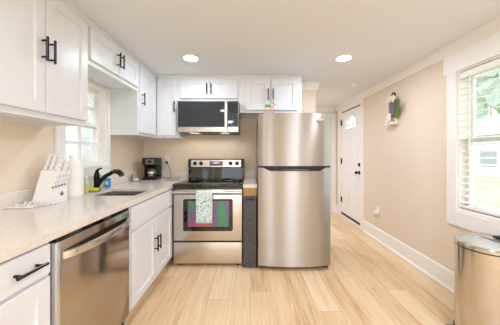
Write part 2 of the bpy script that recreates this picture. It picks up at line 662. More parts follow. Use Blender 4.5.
# crown boards and baseboards
def crown_x(name, xw, s, y0, y1, label):
    m = MB()
    m.prism([(xw, 2.16), (xw - s * 0.014, 2.16), (xw - s * 0.05, ZC), (xw, ZC)], 'y', y0, y1)
    struct(name, m, M['trim'], label, 'trim', smooth=False)
crown_x('trim_1', XR, 1, YR, YH, 'white sloped crown board along the top of the right wall')
m = MB()
m.prism([(YB, 2.155), (YB - 0.014, 2.155), (YB - 0.05, ZC), (YB, ZC)], 'x', 0.664, 0.965)
m.prism([(0.93, 2.155), (0.944, 2.155), (0.98, ZC), (0.93, ZC)], 'y', YB - 0.014, YB + 0.12)
struct('trim_2', m, M['trim'], 'short white crown board over the wall beside the refrigerator cabinet', 'trim', smooth=False)
m = MB()
m.prism([(YH, 2.16), (YH - 0.014, 2.16), (YH - 0.05, ZC), (YH, ZC)], 'x', XL, XR - 0.05)
struct('trim_3', m, M['trim'], 'white crown board across the end of the passage', 'trim', smooth=False)

def baseboard(name, y0, y1, label):
    m = MB()
    m.prism([(XR, 0), (XR - 0.016, 0), (XR - 0.016, 0.155), (XR - 0.008, 0.168), (XR, 0.168)], 'y', y0, y1)
    m.prism([(XR - 0.016, 0), (XR - 0.03, 0), (XR - 0.016, 0.018)], 'y', y0, y1)
    struct(name, m, M['trim'], label, 'baseboard', smooth=False)
baseboard('baseboard_right', YR, DY0 - 0.10, 'tall white baseboard running under the right window')
baseboard('baseboard_corner', DY1 + 0.10, YH, 'stub of white baseboard beyond the entry door')

# door casing of the entry
m = MB()
for a, b in ((DY0 - 0.095, DY0), (DY1, DY1 + 0.095)):
    m.box(XR - 0.02, XR - 0.0005, a, b, 0, DZ1)
m.box(XR - 0.02, XR - 0.0005, DY0 - 0.095, DY1 + 0.095, DZ1 + 0.001, 2.162)
m.box(XR, XR + T, DY0, DY0 + 0.012, 0, DZ1).box(XR, XR + T, DY1 - 0.012, DY1, 0, DZ1).box(XR, XR + T, DY0, DY1, DZ1 - 0.008, DZ1)
m.box(XR - 0.015, XR + T, DY0 + .012, DY1 - .012, 0, 0.032)
struct('trim_4', m, M['trim'], 'white casing and sill around the entry door', 'trim', smooth=False)

# entry door (hinges at the far side)
dr = thing('door_1', 'white panelled entry door with arched glass light and black hardware', 'door', (XR + 0.006, DY1 - 0.015, 0.0), -PI / 2, kind='structure')
W_, Z0, Z1 = 0.80, 0.075, 2.074
wz0, wza, wx0, wx1, wh = 1.735, 1.80, 0.18, 0.62, 0.165
m = MB()
tD = 0.045
m.box(0, W_, 0, tD, Z0, wz0)
m.box(0, wx0, 0, tD, wz0, Z1).box(wx1, W_, 0, tD, wz0, Z1)
ns = 14
arch = [(wx0 + (wx1 - wx0) * i / ns, wza + wh * math.sqrt(max(0, 1 - (2 * i / ns - 1) ** 2)) ** 0.8) for i in range(ns + 1)]
for i in range(ns):
    (xa, za), (xb, zb) = arch[i], arch[i + 1]
    m.prism([(xa, za), (xb, zb), (xb, Z1), (xa, Z1)], 'y', 0, tD)
def raised(m, x0, x1, z0, z1):
    b = 0.022
    for q in ((x0, x1, z0, z0 + b), (x0, x1, z1 - b, z1), (x0, x0 + b, z0 + b, z1 - b), (x1 - b, x1, z0 + b, z1 - b)):
        m.box(q[0], q[1], -0.007, 0.001, q[2], q[3], 0.003, 1)
    m.box(x0 + 0.05, x1 - 0.05, -0.006, 0.001, z0 + 0.05, z1 - 0.05, 0.004, 1)
for x0, x1 in ((0.11, 0.365), (0.435, 0.69)):
    raised(m, x0, x1, 0.26, 0.88)
    raised(m, x0, x1, 1.08, 1.62)
m.build('door_slab', M['trim'], dr, smooth=False)
m = MB()
outer = [(x + (x - 0.4) * 0.10, z + (0.03 if z > wza + .001 else 0)) for x, z in arch]
fr = [(wx0 - 0.021, wz0 - 0.02)] + outer + [(wx1 + 0.021, wz0 - 0.02)]
inn = [(wx0, wz0)] + arch + [(wx1, wz0)]
for i in range(len(fr)):
    j = (i + 1) % len(fr)
    m.prism([fr[i], fr[j], inn[j], inn[i]], 'y', -0.012, 0.0)
lt = m.build('light_frame', M['white'], dr, smooth=False)
m = MB()
for k in (0.33, 0.67):
    x = wx0 + (wx1 - wx0) * k
    m.box(x - 0.006, x + 0.006, 0.008, 0.03, wz0, wza + wh * 0.93)
m.box(wx0, wx1, 0.008, 0.03, wza - .01, wza + .002)
m.build('muntin', M['white'], dr, smooth=False)
MB().prism([(wx0, wz0)] + arch + [(wx1, wz0)], 'y', 0.017, 0.021).build('door_glass', M['glass'], dr)
MB().box(0.0, W_, 0.004, tD, Z1 + 0.0005, 2.0915).build('weatherstrip', M['bronze'], dr, smooth=False)
MB().box(0.0, W_, -0.004, tD, 0.034, 0.074).build('door_sweep', M['bronze'], dr, smooth=False)
for z in (0.33, 1.11, 1.88):
    MB().box(-0.013, 0.022, -0.009, -0.0005, z - 0.05, z + 0.05).tube([(0.004, -0.012, z - 0.055), (0.004, -0.012, z + 0.055)], 0.006).build('hinge', M['black'], dr)
MB().lathe([(0.0, -0.075), (0.022, -0.073), (0.029, -0.06), (0.027, -0.046), (0.012, -0.036), (0.012, -0.012), (0.032, -0.008), (0.033, 0.0)], (0.735, 0, 0.93), axis='y').build('door_handle', M['black'], dr)
MB().lathe([(0.0, -0.022), (0.018, -0.022), (0.022, -0.014), (0.031, -0.010), (0.033, 0.0)], (0.735, 0, 1.065), axis='y').build('deadbolt', M['black'], dr)

# passage end door, mostly behind the refrigerator
m = MB()
m.box(0.755, 0.85, YH - 0.02, YH, 0, 2.03).box(1.76, 1.852, YH - 0.02, YH, 0, 2.03).box(0.755, 1.852, YH - 0.02, YH, 2.03, 2.125)
struct('trim_5', m, M['trim'], 'white casing of the doorway at the end of the passage', 'trim', smooth=False)
d2 = thing('door_2', 'white door at the passage end behind the refrigerator', 'door', (0.853, YH + 0.03, 0.0), kind='structure')
m = MB().box(0, 0.904, 0, 0.04, 0.008, 2.028)
for x0, x1 in ((0.11, 0.41), (0.49, 0.79)):
    raised(m, x0, x1, 0.22, 0.9)
    raised(m, x0, x1, 1.06, 1.9)
m.build('door_slab', M['trim'], d2, smooth=False)
MB().lathe([(0.0, -0.06), (0.025, -0.055), (0.028, -0.04), (0.012, -0.03), (0.012, 0.0)], (0.06, 0, 0.93), axis='y').build('door_handle', M['black'], d2)

# ------------------------------------------------------------------ windows
def window(name, label, xw, s, y0, y1, z0, z1, muntins=True):
    """double-hung window; s=+1 for the right wall, -1 for the left wall"""
    w = thing(name, label, 'window', (xw + s * 0.07, (y0 + y1) / 2, z0), kind='structure')
    def X(a):
        return xw + s * a
    def bx(m, a, b, *r):
        m.box(min(X(a), X(b)), max(X(a), X(b)), *r)
    m = MB()
    j = 0.012
    bx(m, 0.0, 0.135, y0, y0 + j, z0, z1)
    bx(m, 0.0, 0.135, y1 - j, y1, z0, z1)
    bx(m, 0.0, 0.135, y0 + j, y1 - j, z1 - j, z1)
    bx(m, 0.0, 0.135, y0 + j, y1 - j, z0, z0 + j)
    m.build('window_frame', M['trim'], w, W=True, smooth=False)
    zm = (z0 + z1) / 2
    for k, (za, zb, xa) in enumerate(((z0 + j, zm + 0.02, 0.062), (zm - 0.02, z1 - j, 0.095))):
        m = MB()
        t = 0.03
        ya, yb = y0 + j, y1 - j
        bx(m, xa, xa + 0.03, ya, ya + t, za, zb)
        bx(m, xa, xa + 0.03, yb - t, yb, za, zb)
        bx(m, xa, xa + 0.03, ya + t, yb - t, za, za + t)
        bx(m, xa, xa + 0.03, ya + t, yb - t, zb - t, zb)
        if muntins:
            ym, zc = (ya + yb) / 2, (za + zb) / 2
            bx(m, xa + 0.004, xa + 0.026, ym - 0.009, ym + 0.009, za + t, zb - t)
            bx(m, xa + 0.004, xa + 0.026, ya + t, ym - .009, zc - 0.009, zc + 0.009)
            bx(m, xa + 0.004, xa + 0.026, ym + .009, yb - t, zc - 0.009, zc + 0.009)
        sash = m.build('sash', M['trim'], w, W=True, smooth=False)
        m = MB()
        bx(m, xa + 0.013, xa + 0.017, ya + t - .003, yb - t + .003, za + t - .003, zb - t + .003)
        m.build('glass_pane', M['glass'], sash, W=True, smooth=False)
    m = MB()
    bx(m, 0.045, 0.062, (y0 + y1) / 2 - 0.03, (y0 + y1) / 2 + 0.03, zm + 0.0, zm + 0.02)
    m.build('sash_lock', M['bright'], w, W=True, smooth=False)
    return w

window('window_1', 'right-wall window behind the open white blind', XR, 1, WY0, WY1, WZ0, WZ1, muntins=False)
window('window_2', 'small divided-pane window above the sink', XL, -1, SY0, SY1, SZ0, SZ1)
for i, (xw, s, lb) in enumerate(((XL, -1, 'left'), (XR, 1, 'right'))):
    window('window_%d' % (3 + i), 'bare window on the %s wall behind the camera' % lb, xw, s, -2.6, -0.9, 0.75 if s > 0 else 0.7, 2.0, muntins=False)

# casings
m = MB()
cw = 0.095
x0, x1 = XR - 0.018, XR - 0.0005
m.box(x0, x1, WY1, WY1 + cw, WZ0 - 0.02, WZ1).box(x0, x1, WY0 - cw, WY0, WZ0 - 0.02, WZ1)
m.box(XR - 0.024, x1, WY0 - cw - 0.025, WY1 + cw + 0.025, WZ1, 2.158)
m.box(x0, x1, WY0 - cw, WY1 + cw, WZ0 - 0.145, WZ0 - 0.02)
m.box(XR - 0.012, x1, WY0 - cw, WY1 + cw, WZ0 - 0.02, WZ0)
struct('trim_6', m, M['trim'], 'wide white casing around the right-wall window', 'trim', smooth=False)
m = MB()
x0, x1 = XL + 0.0005, XL + 0.018
m.box(x0, x1, SY1, 2.3685, SZ0 - 0.1, SZ1 + .0).box(x0, x1, SY0 - 0.085, SY0, SZ0 - 0.1, SZ1)
m.box(x0, x1, SY0, SY1, SZ0 - 0.1, SZ0 - 0.005)
m.box(XL + 0.0005, XL + 0.03, SY0 - 0.09, 2.3685, SZ0 - 0.02, SZ0 - 0.002)
struct('trim_7', m, M['trim'], 'white casing around the small sink window', 'trim', smooth=False)

# window blind on the right
bl = thing('window_blind', 'white horizontal slat blind hanging open in the right-wall window', 'blind', (XR + 0.03, (WY0 + WY1) / 2, WZ1))
ya, yb = WY0 + 0.014, WY1 - 0.014
MB().box(XR + 0.003, XR + 0.055, ya, yb, WZ1 - 0.075, WZ1 - 0.02, 0.004, 1).build('headrail', M['blind'], bl, W=True, smooth=False)
m = MB()
zs = WZ0 + 0.075
n_sl = 20
for i in range(n_sl):
    z = zs + (WZ1 - 0.10 - zs) * i / (n_sl - 1)
    tl = 0.004
    m.prism([(XR + 0.001, z - tl), (XR + 0.030, z + 0.002), (XR + 0.059, z + tl), (XR + 0.059, z + tl - 0.004), (XR + 0.030, z - 0.002), (XR + 0.001, z - tl - 0.004)], 'y', ya, yb)
m.build('slats', M['blind'], bl, W=True, smooth=False)
MB().box(XR + 0.003, XR + 0.055, ya, yb, WZ0 + 0.022, WZ0 + 0.045, 0.004, 1).build('bottom_rail', M['blind'], bl, W=True, smooth=False)
for y in (ya + 0.14, (ya + yb) / 2, yb - 0.14):
    MB().tube([(XR + 0.006, y, WZ0 + 0.04), (XR + 0.006, y, WZ1 - 0.05)], 0.0022, 6).tube([(XR + 0.056, y, WZ0 + 0.04), (XR + 0.056, y, WZ1 - 0.05)], 0.0022, 6).build('ladder_cord', M['cord'], bl, W=True)
MB().tube([(XR - 0.004, yb - 0.10, WZ1 - 0.06), (XR - 0.008, yb - 0.10, WZ0 + 0.45)], 0.005, 8).build('tilt_wand', M['white'], bl, W=True)

# ------------------------------------------------------------------ outside
struct('ground', MB().box(-14, 60, -14, 60, -0.6, -0.5), M['lawn'], 'pale green lawn outside the windows', 'lawn')
nh = thing('house', 'white neighbouring house with lap siding close outside the sink window', 'house', (-5.0, 2.5, -0.5))
m = MB()
for i in range(34):
    z = -0.5 + i * 0.11
    m.prism([(-4.5, z), (-4.475, z), (-4.495, z + 0.115), (-4.5, z + 0.115)], 'y', -4, 14)
m.box(-6.0, -4.5, -4, 14, -0.5, 3.25)
m.build('siding', M['siding'], nh, W=True, smooth=False)
MB().prism([(-4.2, 3.2), (-6.2, 3.2), (-6.2, 4.4)], 'y', -4.2, 14.2).build('roof', M['roof'], nh, W=True, smooth=False)

h2 = thing('house', 'white house with grey roof seen through the right-wall blind', 'house', (21, 18, -0.5))
MB().box(18.5, 25, 9, 30, -0.5, 2.7).build('wall', M['siding'], h2, W=True, smooth=False)
MB().prism([(18.0, 2.7), (25.5, 2.7), (21.7, 4.6)], 'y', 8.5, 30.5).build('roof', M['roof'], h2, W=True, smooth=False)
for y in (12.0, 17.2, 22.4):
    w_ = MB().box(18.44, 18.5, y - 0.75, y + 0.75, 0.1, 1.7).build('window_trim', M['trim'], h2, W=True, smooth=False)
    MB().box(18.42, 18.44, y - 0.6, y + 0.6, 0.25, 1.55).build('pane', M['housewin'], w_, W=True, smooth=False)
def tree(x, y, h, r, label):
    t = thing('tree', label, 'tree', (x, y, -0.5))
    MB().tube([(x, y, -0.5), (x + .05, y, h * 0.5), (x, y + .05, h - r * 0.4)], [0.16, 0.12, 0.06]).build('trunk', M['wood'], t, W=True)
    m = MB()
    rnd = random.Random(int(x * 10 + y))
    for k in range(26):
        a, b = rnd.uniform(0, 2 * PI), rnd.uniform(-0.8, 1)
        q = rnd.uniform(0.3, 0.8) * r
        m.ball((x + q * math.cos(a), y + q * math.sin(a), h + b * r * 0.8), r * rnd.uniform(0.22, 0.42), 2)
    for v in m.bm.verts:
        v.co += Vector((rnd.uniform(-1, 1), rnd.uniform(-1, 1), rnd.uniform(-1, 1))) * r * 0.07
    m.build('crown', M['leaf'], t, W=True, smooth=False)
for x, y, h, rd, lb in ((30, 21, 9.5, 4.2, 'at the right end of the blind'), (32, 29.5, 10, 4.4, 'in the middle of the blind'), (31, 38, 9, 4.0, 'at the left end of the blind')):
    tree(x, y, h, rd, 'pale green tree far behind the white house, %s' % lb)

# ------------------------------------------------------------------ recessed lamps
def recessed(x, y, label, k=1.0):
    t = thing('recessed_light', label, 'ceiling light', (x, y, ZC), group='recessed ceiling lights')
    MB().lathe([(0.070, -0.004), (0.074, -0.010), (0.088, -0.006), (0.092, 0.0), (0.070, 0.0)], (0, 0, 0)).build('trim_ring', M['white'], t)
    MB().lathe([(0.0, -0.006), (0.070, -0.005), (0.070, -0.001), (0.0, -0.001)], (0, 0, 0)).build('lens', M['lens'], t)
    ld = bpy.data.lights.new('lamp', 'AREA')
    ld.shape = 'DISK'
    ld.size = 0.14
    ld.energy = CAN_W * k
    ld.color = CAN_COL
    lo = bpy.data.objects.new('lamp', ld)
    COL.objects.link(lo)
    lo.parent = t
    lo.location = (0, 0, -0.012)
recessed(-0.613, 2.31, 'round lit recessed ceiling light above the range', 0.25)
recessed(0.973, 2.31, 'round lit recessed ceiling light on the right, near the wall decoration', 0.5)
for x in (-0.613, 0.973):  # unseen rows of ceiling lamps added to light the room
    sd = 'left' if x < 0 else 'right'
    recessed(x, 0.35, 'added unseen recessed ceiling light directly overhead on the %s' % sd, 0.15 if x < 0 else 0.6)
    recessed(x, -1.4, 'added unseen recessed ceiling light behind the camera on the %s' % sd, 0.8)
    recessed(x, -2.9, 'added unseen recessed ceiling light by the glass door on the %s' % sd, 0.8)
recessed(0.25, 3.98, 'added unseen recessed ceiling light in the passage behind the kitchen wall')  # hidden lamp added to brighten the passage and entry door
sm = thing('smoke_detector', 'round white smoke detector on the ceiling near the entry door', 'smoke detector', (1.49, 3.19, ZC))
MB().lathe([(0.0, -0.036), (0.045, -0.036), (0.055, -0.028), (0.058, -0.014)], (0, 0, 0)).build('cover', M['white'], sm)
MB().lathe([(0.068, -0.014), (0.068, -0.001)], (0, 0, 0)).build('base_plate', M['trim'], sm)

# ------------------------------------------------------------------ cabinets
def pull(m, p, axis, L, out=0.032, r=0.0066):
    """bar pull centred at p on a face that looks to -y; axis 'x' or 'z'"""
    x, y, z = p
    h = L / 2
    d = (h, 0, 0) if axis == 'x' else (0, 0, h)
    m.tube([(x - d[0], y - out, z - d[2]), (x + d[0], y - out, z + d[2])], r, 10)
    f = 0.68
    for s in (-f, f):
        m.tube([(x + s * d[0], y - 0.0003, z + s * d[2]), (x + s * d[0], y - out, z + s * d[2])], r * 0.85, 10)
    return m

def cabinet(name, label, loc, rz, w, d, z0, z1, fronts, toe=False, crown=False, mtop=True, mat_='cab', hm='black', crown_ext=(0, 0)):
    """local frame: x along the face, front face-frame at y=0 looking to -y.  fronts: (name,x0,x1,z0,z1,pull or None)"""
    c = thing(name, label, 'cabinet', loc, rz)
    t = 0.018
    m = MB()
    zb = z0 + (0.10 if toe else 0.0)
    m.box(0, t, 0.02, d, zb, z1).box(w - t, w, 0.02, d, zb, z1)
    m.box(t, w - t, d - t, d, zb, z1)
    m.box(t, w - t, 0.02, d - t, zb + (0 if toe else 0.025), zb + t + (0 if toe else 0.025))
    if mtop:
        m.box(t, w - t, 0.02, d - t, z1 - t, z1)
    m.build('carcass', M[mat_], c, smooth=False)
    MB().box(0, w, 0, 0.02, zb, z1).build('face_frame', M[mat_], c, smooth=False)
    if toe:
        MB().box(0, w, 0.065, 0.08, 0, 0.10).build('toe_kick', M['cabin'], c, smooth=False)
    if crown:
        a, b = crown_ext
        m = MB().prism([(0.0, z1 - 0.035), (-0.006, z1 - 0.035), (-0.010, z1 - 0.012), (-0.022, z1 - 0.002), (-0.022, ZC - 0.001), (0.0, ZC - 0.001)], 'x', -a, w + b)
        m.build('crown_moulding', M[mat_], c, smooth=False)
    for (n, a, b, za, zb2, pl) in fronts:
        f = MB().shaker(a, b, za, zb2, -0.0205, 0.02, 0.057 if n == 'door' else 0.0001).build(n, M[mat_], c, smooth=False) if n == 'door' else \
            MB().box(a, b, -0.0205, -0.0005, za, zb2, 0.002, 1).build(n, M[mat_], c, smooth=False)
        if pl:
            ax, px, pz, L = pl
            pull(MB(), (px, -0.0205, pz), ax, L).build('handle', M[hm], f)
    return c

R90 = PI / 2
FX = -1.20                     # face of the left wall cabinets
UD = FX - XL - 0.001           # their depth
UT = 2.235
UZ = 1.455
# left run: local x = Y - Ystart
cabinet('wall_cabinet', 'tall white two-door wall cabinet at the left edge, over the knife block', (FX, 0.94, 0), R90, 0.69, UD, UZ, UT,
        [('door', 0.012, 0.3425, UZ + 0.035, 2.195, ('z', 0.3425 - 0.022, 1.848, 0.137)),
         ('door', 0.3475, 0.678, UZ + 0.035, 2.195, ('z', 0.3475 + 0.022, 1.848, 0.137))], crown=True)
cabinet('wall_cabinet', 'short white two-door cabinet bridging over the sink window', (FX, 1.631, 0), R90, 0.738, UD, 1.92, UT,
        [('door', 0.02, 0.3665, 1.955, 2.195, ('z', 0.3665 - 0.024, 2.085, 0.128)),
         ('door', 0.3715, 0.718, 1.955, 2.195, ('z', 0.3715 + 0.024, 2.085, 0.128))], crown=True, hm='bronze')
cabinet('wall_cabinet', 'narrow white wall cabinet in the corner right of the sink window', (FX, 2.37, 0), R90, YB - 2.371, UD, UZ, UT,
        [('door', 0.025, 0.425, UZ + 0.03, 2.195, ('z', 0.055, 1.848, 0.137))], crown=True, hm='bronze', crown_ext=(0, -(YB - 2.82)))
# back run: face at Y = 2.83
FY = 2.83
BD = YB - FY - 0.001
cabinet('wall_cabinet', 'slim white single-door wall cabinet left of the microwave', (FX + 0.001, FY, 0), 0, 0.297, BD, UZ, UT,
        [('door', 0.022, 0.272, UZ + 0.03, 2.195, ('z', 0.25, 1.846, 0.137))], crown=True, hm='bronze', crown_ext=(-0.02, 0))
cabinet('wall_cabinet', 'short white two-door cabinet above the microwave', (-0.902, FY, 0), 0, 0.768, BD, 1.905, UT,
        [('door', 0.025, 0.3815, 1.955, 2.195, ('z', 0.357, 2.073, 0.137)),
         ('door', 0.3865, 0.743, 1.955, 2.195, ('z', 0.411, 2.073, 0.137))], crown=True, hm='bronze')
cabinet('wall_cabinet', 'white two-door cabinet above the refrigerator', (-0.133, FY, 0), 0, 0.790, BD, 1.775, UT,
        [('door', 0.075, 0.383, 1.805, 2.195, ('z', 0.360, 2.0, 0.14)),
         ('door', 0.403, 0.735, 1.805, 2.195, ('z', 0.424, 2.0, 0.14))], crown=True, hm='bronze')

# base run along the left wall
BX = -0.885                    # face of the base cabinets
BDp = BX - XL - 0.001
cabinet('base_cabinet', 'white drawer base cabinet at the left edge beside the dishwasher', (BX, 0.662, 0), R90, 0.313, BDp, 0, 0.874,
        [('drawer', 0.012, 0.301, 0.738, 0.862, ('x', 0.194, 0.80, 0.120)),
         ('door', 0.012, 0.301, 0.115, 0.722, None)], toe=True, mtop=False)
cabinet('sink_base_cabinet', 'white two-door sink base cabinet between dishwasher and range', (BX, 1.603, 0), R90, 0.897, BDp, 0, 0.874,
        [('false_drawer', 0.02, 0.87, 0.69, 0.858, None),
         ('door', 0.03, 0.440, 0.115, 0.668, ('z', 0.412, 0.438, 0.135)),
         ('door', 0.445, 0.860, 0.115, 0.668, ('z', 0.473, 0.438, 0.135))], toe=True, mtop=False)
cabinet('base_cabinet', 'white blind corner base cabinet beside the range', (BX, 2.501, 0), R90, YB - 2.502, BDp, 0, 0.874, [], toe=True, mtop=False)

# countertops
def slab_hole(m, x0, x1, y0, y1, hx0, hx1, hy0, hy1, z0, z1):
    xs = [x0, hx0, hx1, x1]
    ys = [y0, hy0, hy1, y1]
    bm = m.bm
    V = {(i, j, k): bm.verts.new((xs[i], ys[j], z)) for i in range(4) for j in range(4) for k, z in enumerate((z0, z1))}
    for i in range(3):
        for j in range(3):
            if i == 1 and j == 1:
                continue
            for k in (0, 1):
                bm.faces.new([V[i, j, k], V[i + 1, j, k], V[i + 1, j + 1, k], V[i, j + 1, k]])
    for i in range(3):
        for j in (0, 3):
            bm.faces.new([V[i, j, 0], V[i + 1, j, 0], V[i + 1, j, 1], V[i, j, 1]])
            bm.faces.new([V[j, i, 0], V[j, i + 1, 0], V[j, i + 1, 1], V[j, i, 1]])
    for a, b in (((1, 1), (2, 1)), ((2, 1), (2, 2)), ((2, 2), (1, 2)), ((1, 2), (1, 1))):
        bm.faces.new([V[a[0], a[1], 0], V[b[0], b[1], 0], V[b[0], b[1], 1], V[a[0], a[1], 1]])
    return m
SX0, SX1, KY0, KY1 = -1.335, -0.932, 1.785, 2.14
ct = thing('countertop', 'speckled white quartz countertop along the left wall with an undermount sink cutout', 'countertop', (-1.18, 1.9, 0.875))
slab_hole(MB(), XL + 0.001, -0.859, 0.64, YB - 0.001, SX0, SX1, KY0, KY1, 0.893, CT).box(-0.889, -0.859, 0.64, YB - 0.001, 0.875, 0.893).build('slab', M['quartz'], ct, W=True, smooth=False)
MB().box(XL + 0.001, XL + 0.021, 0.64, YB - 0.001, CT, CT + 0.10, 0.002, 1).box(XL + 0.021, -0.859, YB - 0.021, YB - 0.001, CT, CT + 0.10, 0.002, 1).build('backsplash', M['quartz'], ct, W=True, smooth=False)
c2 = thing('countertop', 'narrow speckled quartz counter strip between range and refrigerator', 'countertop', (0, 2.8, 0.875))
MB().box(-0.078, 0.079, 2.445, YB - 0.001, 0.875, CT, 0.002, 1).build('slab', M['quartz'], c2, W=True, smooth=False)
MB().box(-0.078, 0.079, YB - 0.021, YB - 0.001, CT, CT + 0.10, 0.002, 1).build('backsplash', M['quartz'], c2, W=True, smooth=False)
fc = thing('filler_cabinet', 'narrow bare-wood filler cabinet under the counter strip beside the refrigerator', 'cabinet', (0, 2.5, 0))
MB().box(-0.074, -0.058, 2.50, YB - 0.001, 0, 0.874).box(0.060, 0.076, 2.50, YB - 0.001, 0, 0.874).box(-0.058, 0.06, 2.53, YB - 0.01, 0.02, 0.04).build('carcass', M['wood'], fc, W=True, smooth=False)
MB().box(-0.074, 0.076, 2.482, 2.4995, 0.0, 0.874, 0.002, 1).build('front_panel', M['wood'], fc, W=True, smooth=False)

# sink
sk = thing('sink', 'stainless undermount sink in the quartz counter below the faucet', 'sink', (-1.125, 1.96, 0.70))
def rrect(x0, x1, y0, y1, r, n=5):
    P = []
    for cx, cy, a0 in ((x1 - r, y1 - r, 0), (x0 + r, y1 - r, PI / 2), (x0 + r, y0 + r, PI), (x1 - r, y0 + r, 1.5 * PI)):
        for k in range(n + 1):
            a = a0 + PI / 2 * k / n
            P.append((cx + r * math.cos(a), cy + r * math.sin(a)))
    return P
def loft(m, loops, cap0=False, cap1=True):
    bm = m.bm
    R = [[bm.verts.new(p) for p in L] for L in loops]
    n = len(R[0])
    for a, b in zip(R, R[1:]):
        for k in range(n):
            l = (k + 1) % n
            bm.faces.new([a[k], a[l], b[l], b[k]])
    if cap0:
        bm.faces.new(R[0][::-1])
    if cap1:
        bm.faces.new(R[-1])
    return m
def rl(ins, z, r):
    return [(x, y, z) for x, y in rrect(SX0 + ins, SX1 - ins, KY0 + ins, KY1 - ins, r)]
loft(MB(), [rl(-0.02, 0.892, 0.03), rl(-0.003, 0.892, 0.02), rl(0.0, 0.888, 0.02), rl(0.004, 0.72, 0.02), rl(0.03, 0.70, 0.02)]).build('basin', M['sinksteel'], sk, W=True)
MB().lathe([(0.0, 0.7015), (0.018, 0.702), (0.030, 0.706), (0.042, 0.705), (0.044, 0.701)], (-1.125, 1.96, 0)).build('drain', M['bright'], sk, W=True)

# faucet
fa = thing('faucet', 'black single-lever pull-out faucet behind the sink', 'faucet', (-1.42, 2.06, CT))
fx, fy = -1.42, 2.06
MB().lathe([(0.031, 0.0005), (0.031, 0.012), (0.026, 0.018), (0.024, 0.06), (0.025, 0.12), (0.022, 0.152), (0.012, 0.168), (0.0, 0.170)], (fx, fy, CT)).build('body', M['black'], fa, W=True)
MB().tube([(fx, fy, CT + 0.15), (fx + 0.008, fy - 0.01, CT + 0.178), (fx + 0.03, fy - 0.02, CT + 0.196), (fx + 0.066, fy - 0.03, CT + 0.205)], [0.018, 0.014, 0.009, 0.006]).build('lever', M['black'], fa, W=True)
sp = MB().tube([(fx + 0.01, fy - .005, CT + 0.045), (fx + 0.05, fy - 0.02, CT + 0.09), (fx + 0.11, fy - 0.04, CT + 0.135), (fx + 0.18, fy - 0.06, CT + 0.170), (fx + 0.215, fy - 0.07, CT + 0.180)], [0.019, 0.020, 0.018, 0.017, 0.017]).build('spout', M['black'], fa, W=True)
MB().tube([(fx + 0.205, fy - 0.068, CT + 0.179), (fx + 0.25, fy - 0.08, CT + 0.176), (fx + 0.278, fy - 0.09, CT + 0.158), (fx + 0.286, fy - 0.093, CT + 0.143)], [0.020, 0.024, 0.024, 0.021]).build('spray_head', M['bronze'], sp, W=True)

# ------------------------------------------------------------------ dishwasher
dw = thing('dishwasher', 'stainless dishwasher with a bowed bar handle under the left counter', 'dishwasher', (-1.18, 1.29, 0))
d0, d1 = 0.982, 1.597
MB().box(XL + 0.05, -0.905, d0 + 0.003, d1 - 0.003, 0.02, 0.868).build('tub', M['blackplastic'], dw, W=True, smooth=False)
MB().box(-0.904, -0.862, d0 + 0.0288, d1 - 0.008, 0.105, 0.853, 0.006, 2).build('door', M['dwsteel'], dw, W=True, smooth=True)
MB().box(-0.904, -0.8605, d0 + 0.004, d0 + 0.0285, 0.105, 0.8535, 0.004, 2).build('door_edge_glint', M['glintsteel'], dw, W=True, smooth=True)  # brighter strip stands in for the reflection along the door's bevelled edge
MB().box(-0.904, -0.866, d0 + 0.012, d1 - 0.008, 0.8537, 0.868).build('control_strip', M['blackgloss'], dw, W=True, smooth=False)
MB().box(-0.96, -0.945, d0 + 0.003, d1 - 0.003, 0.0, 0.10).build('toe_kick', M['blackplastic'], dw, W=True, smooth=False)
pts, nn = [], 18
for i in range(nn + 1):
    t = i / nn
    pts.append((-0.862 + 0.008 + 0.052 * math.sin(PI * t) ** 0.6, d0 + 0.035 + (d1 - d0 - 0.07) * t, 0.785 + 0.0 * t))
m = MB()
bm = m.bm
rings = []
for x, y, z in pts:
    rings.append([bm.verts.new(p) for p in ((x - 0.007, y, z - 0.019), (x + 0.006, y, z - 0.016), (x + 0.009, y, z), (x + 0.006, y, z + 0.016), (x - 0.007, y, z + 0.019))])
for a, b in zip(rings, rings[1:]):
    for k in range(5):
        bm.faces.new([a[k], a[(k + 1) % 5], b[(k + 1) % 5], b[k]])
bm.faces.new(rings[0]); bm.faces.new(rings[-1][::-1])
m.build('handle', M['bright'], dw, W=True, ang=60)

# ------------------------------------------------------------------ range
RX0, RX1, RY = -0.854, -0.083, 2.467
ra = thing('range', 'stainless freestanding electric range with black glass cooktop', 'range', ((RX0 + RX1) / 2, 2.8, 0))
MB().box(RX0 + 0.004, RX1 - 0.004, RY + 0.041, 3.12, 0.025, 0.885).build('body', M['greyplastic'], ra, W=True, smooth=False)
MB().box(RX0, RX1, RY - 0.012, 3.06, 0.886, CT + 0.004, 0.006, 2).build('cooktop', M['blackgloss'], ra, W=True)
for (cx, cy, r) in ((-0.65, 2.66, 0.11), (-0.28, 2.66, 0.085), (-0.65, 2.90, 0.08), (-0.28, 2.90, 0.10)):
    MB().lathe([(r, CT + 0.0042), (r - 0.004, CT + 0.0047), (r - 0.008, CT + 0.0042)], (cx, cy, 0), seg=40).build('burner_ring', M['greyplastic'], ra, W=True)
MB().box(RX0 + 0.004, RX1 - 0.004, RY + 0.003, RY + 0.04, 0.858, 0.885).build('vent_strip', M['blackgloss'], ra, W=True, smooth=False)
dor = MB().box(RX0 + 0.004, RX1 - 0.004, RY, RY + 0.04, 0.286, 0.856, 0.006, 2).build('oven_door', M['rangesteel'], ra, W=True)
def rplate(m, x0, x1, z0, z1, r, y0, y1):
    m.prism(rrect(x0, x1, z0, z1, r), 'y', y0, y1)
    return m
u2x = lambda u, Y: (u - 250) * Y / 222.2
v2z = lambda v, Y: 1.25 - (v - 154) * Y / 222.2
gx0, gx1, gz0, gz1 = u2x(183.2, RY), u2x(232.8, RY), v2z(231, RY), v2z(199, RY)
rplate(MB(), gx0, gx1, gz0, gz1, 0.02, RY - 0.004, RY + 0.002).build('window_border', M['blackgloss'], dor, W=True, smooth=False)
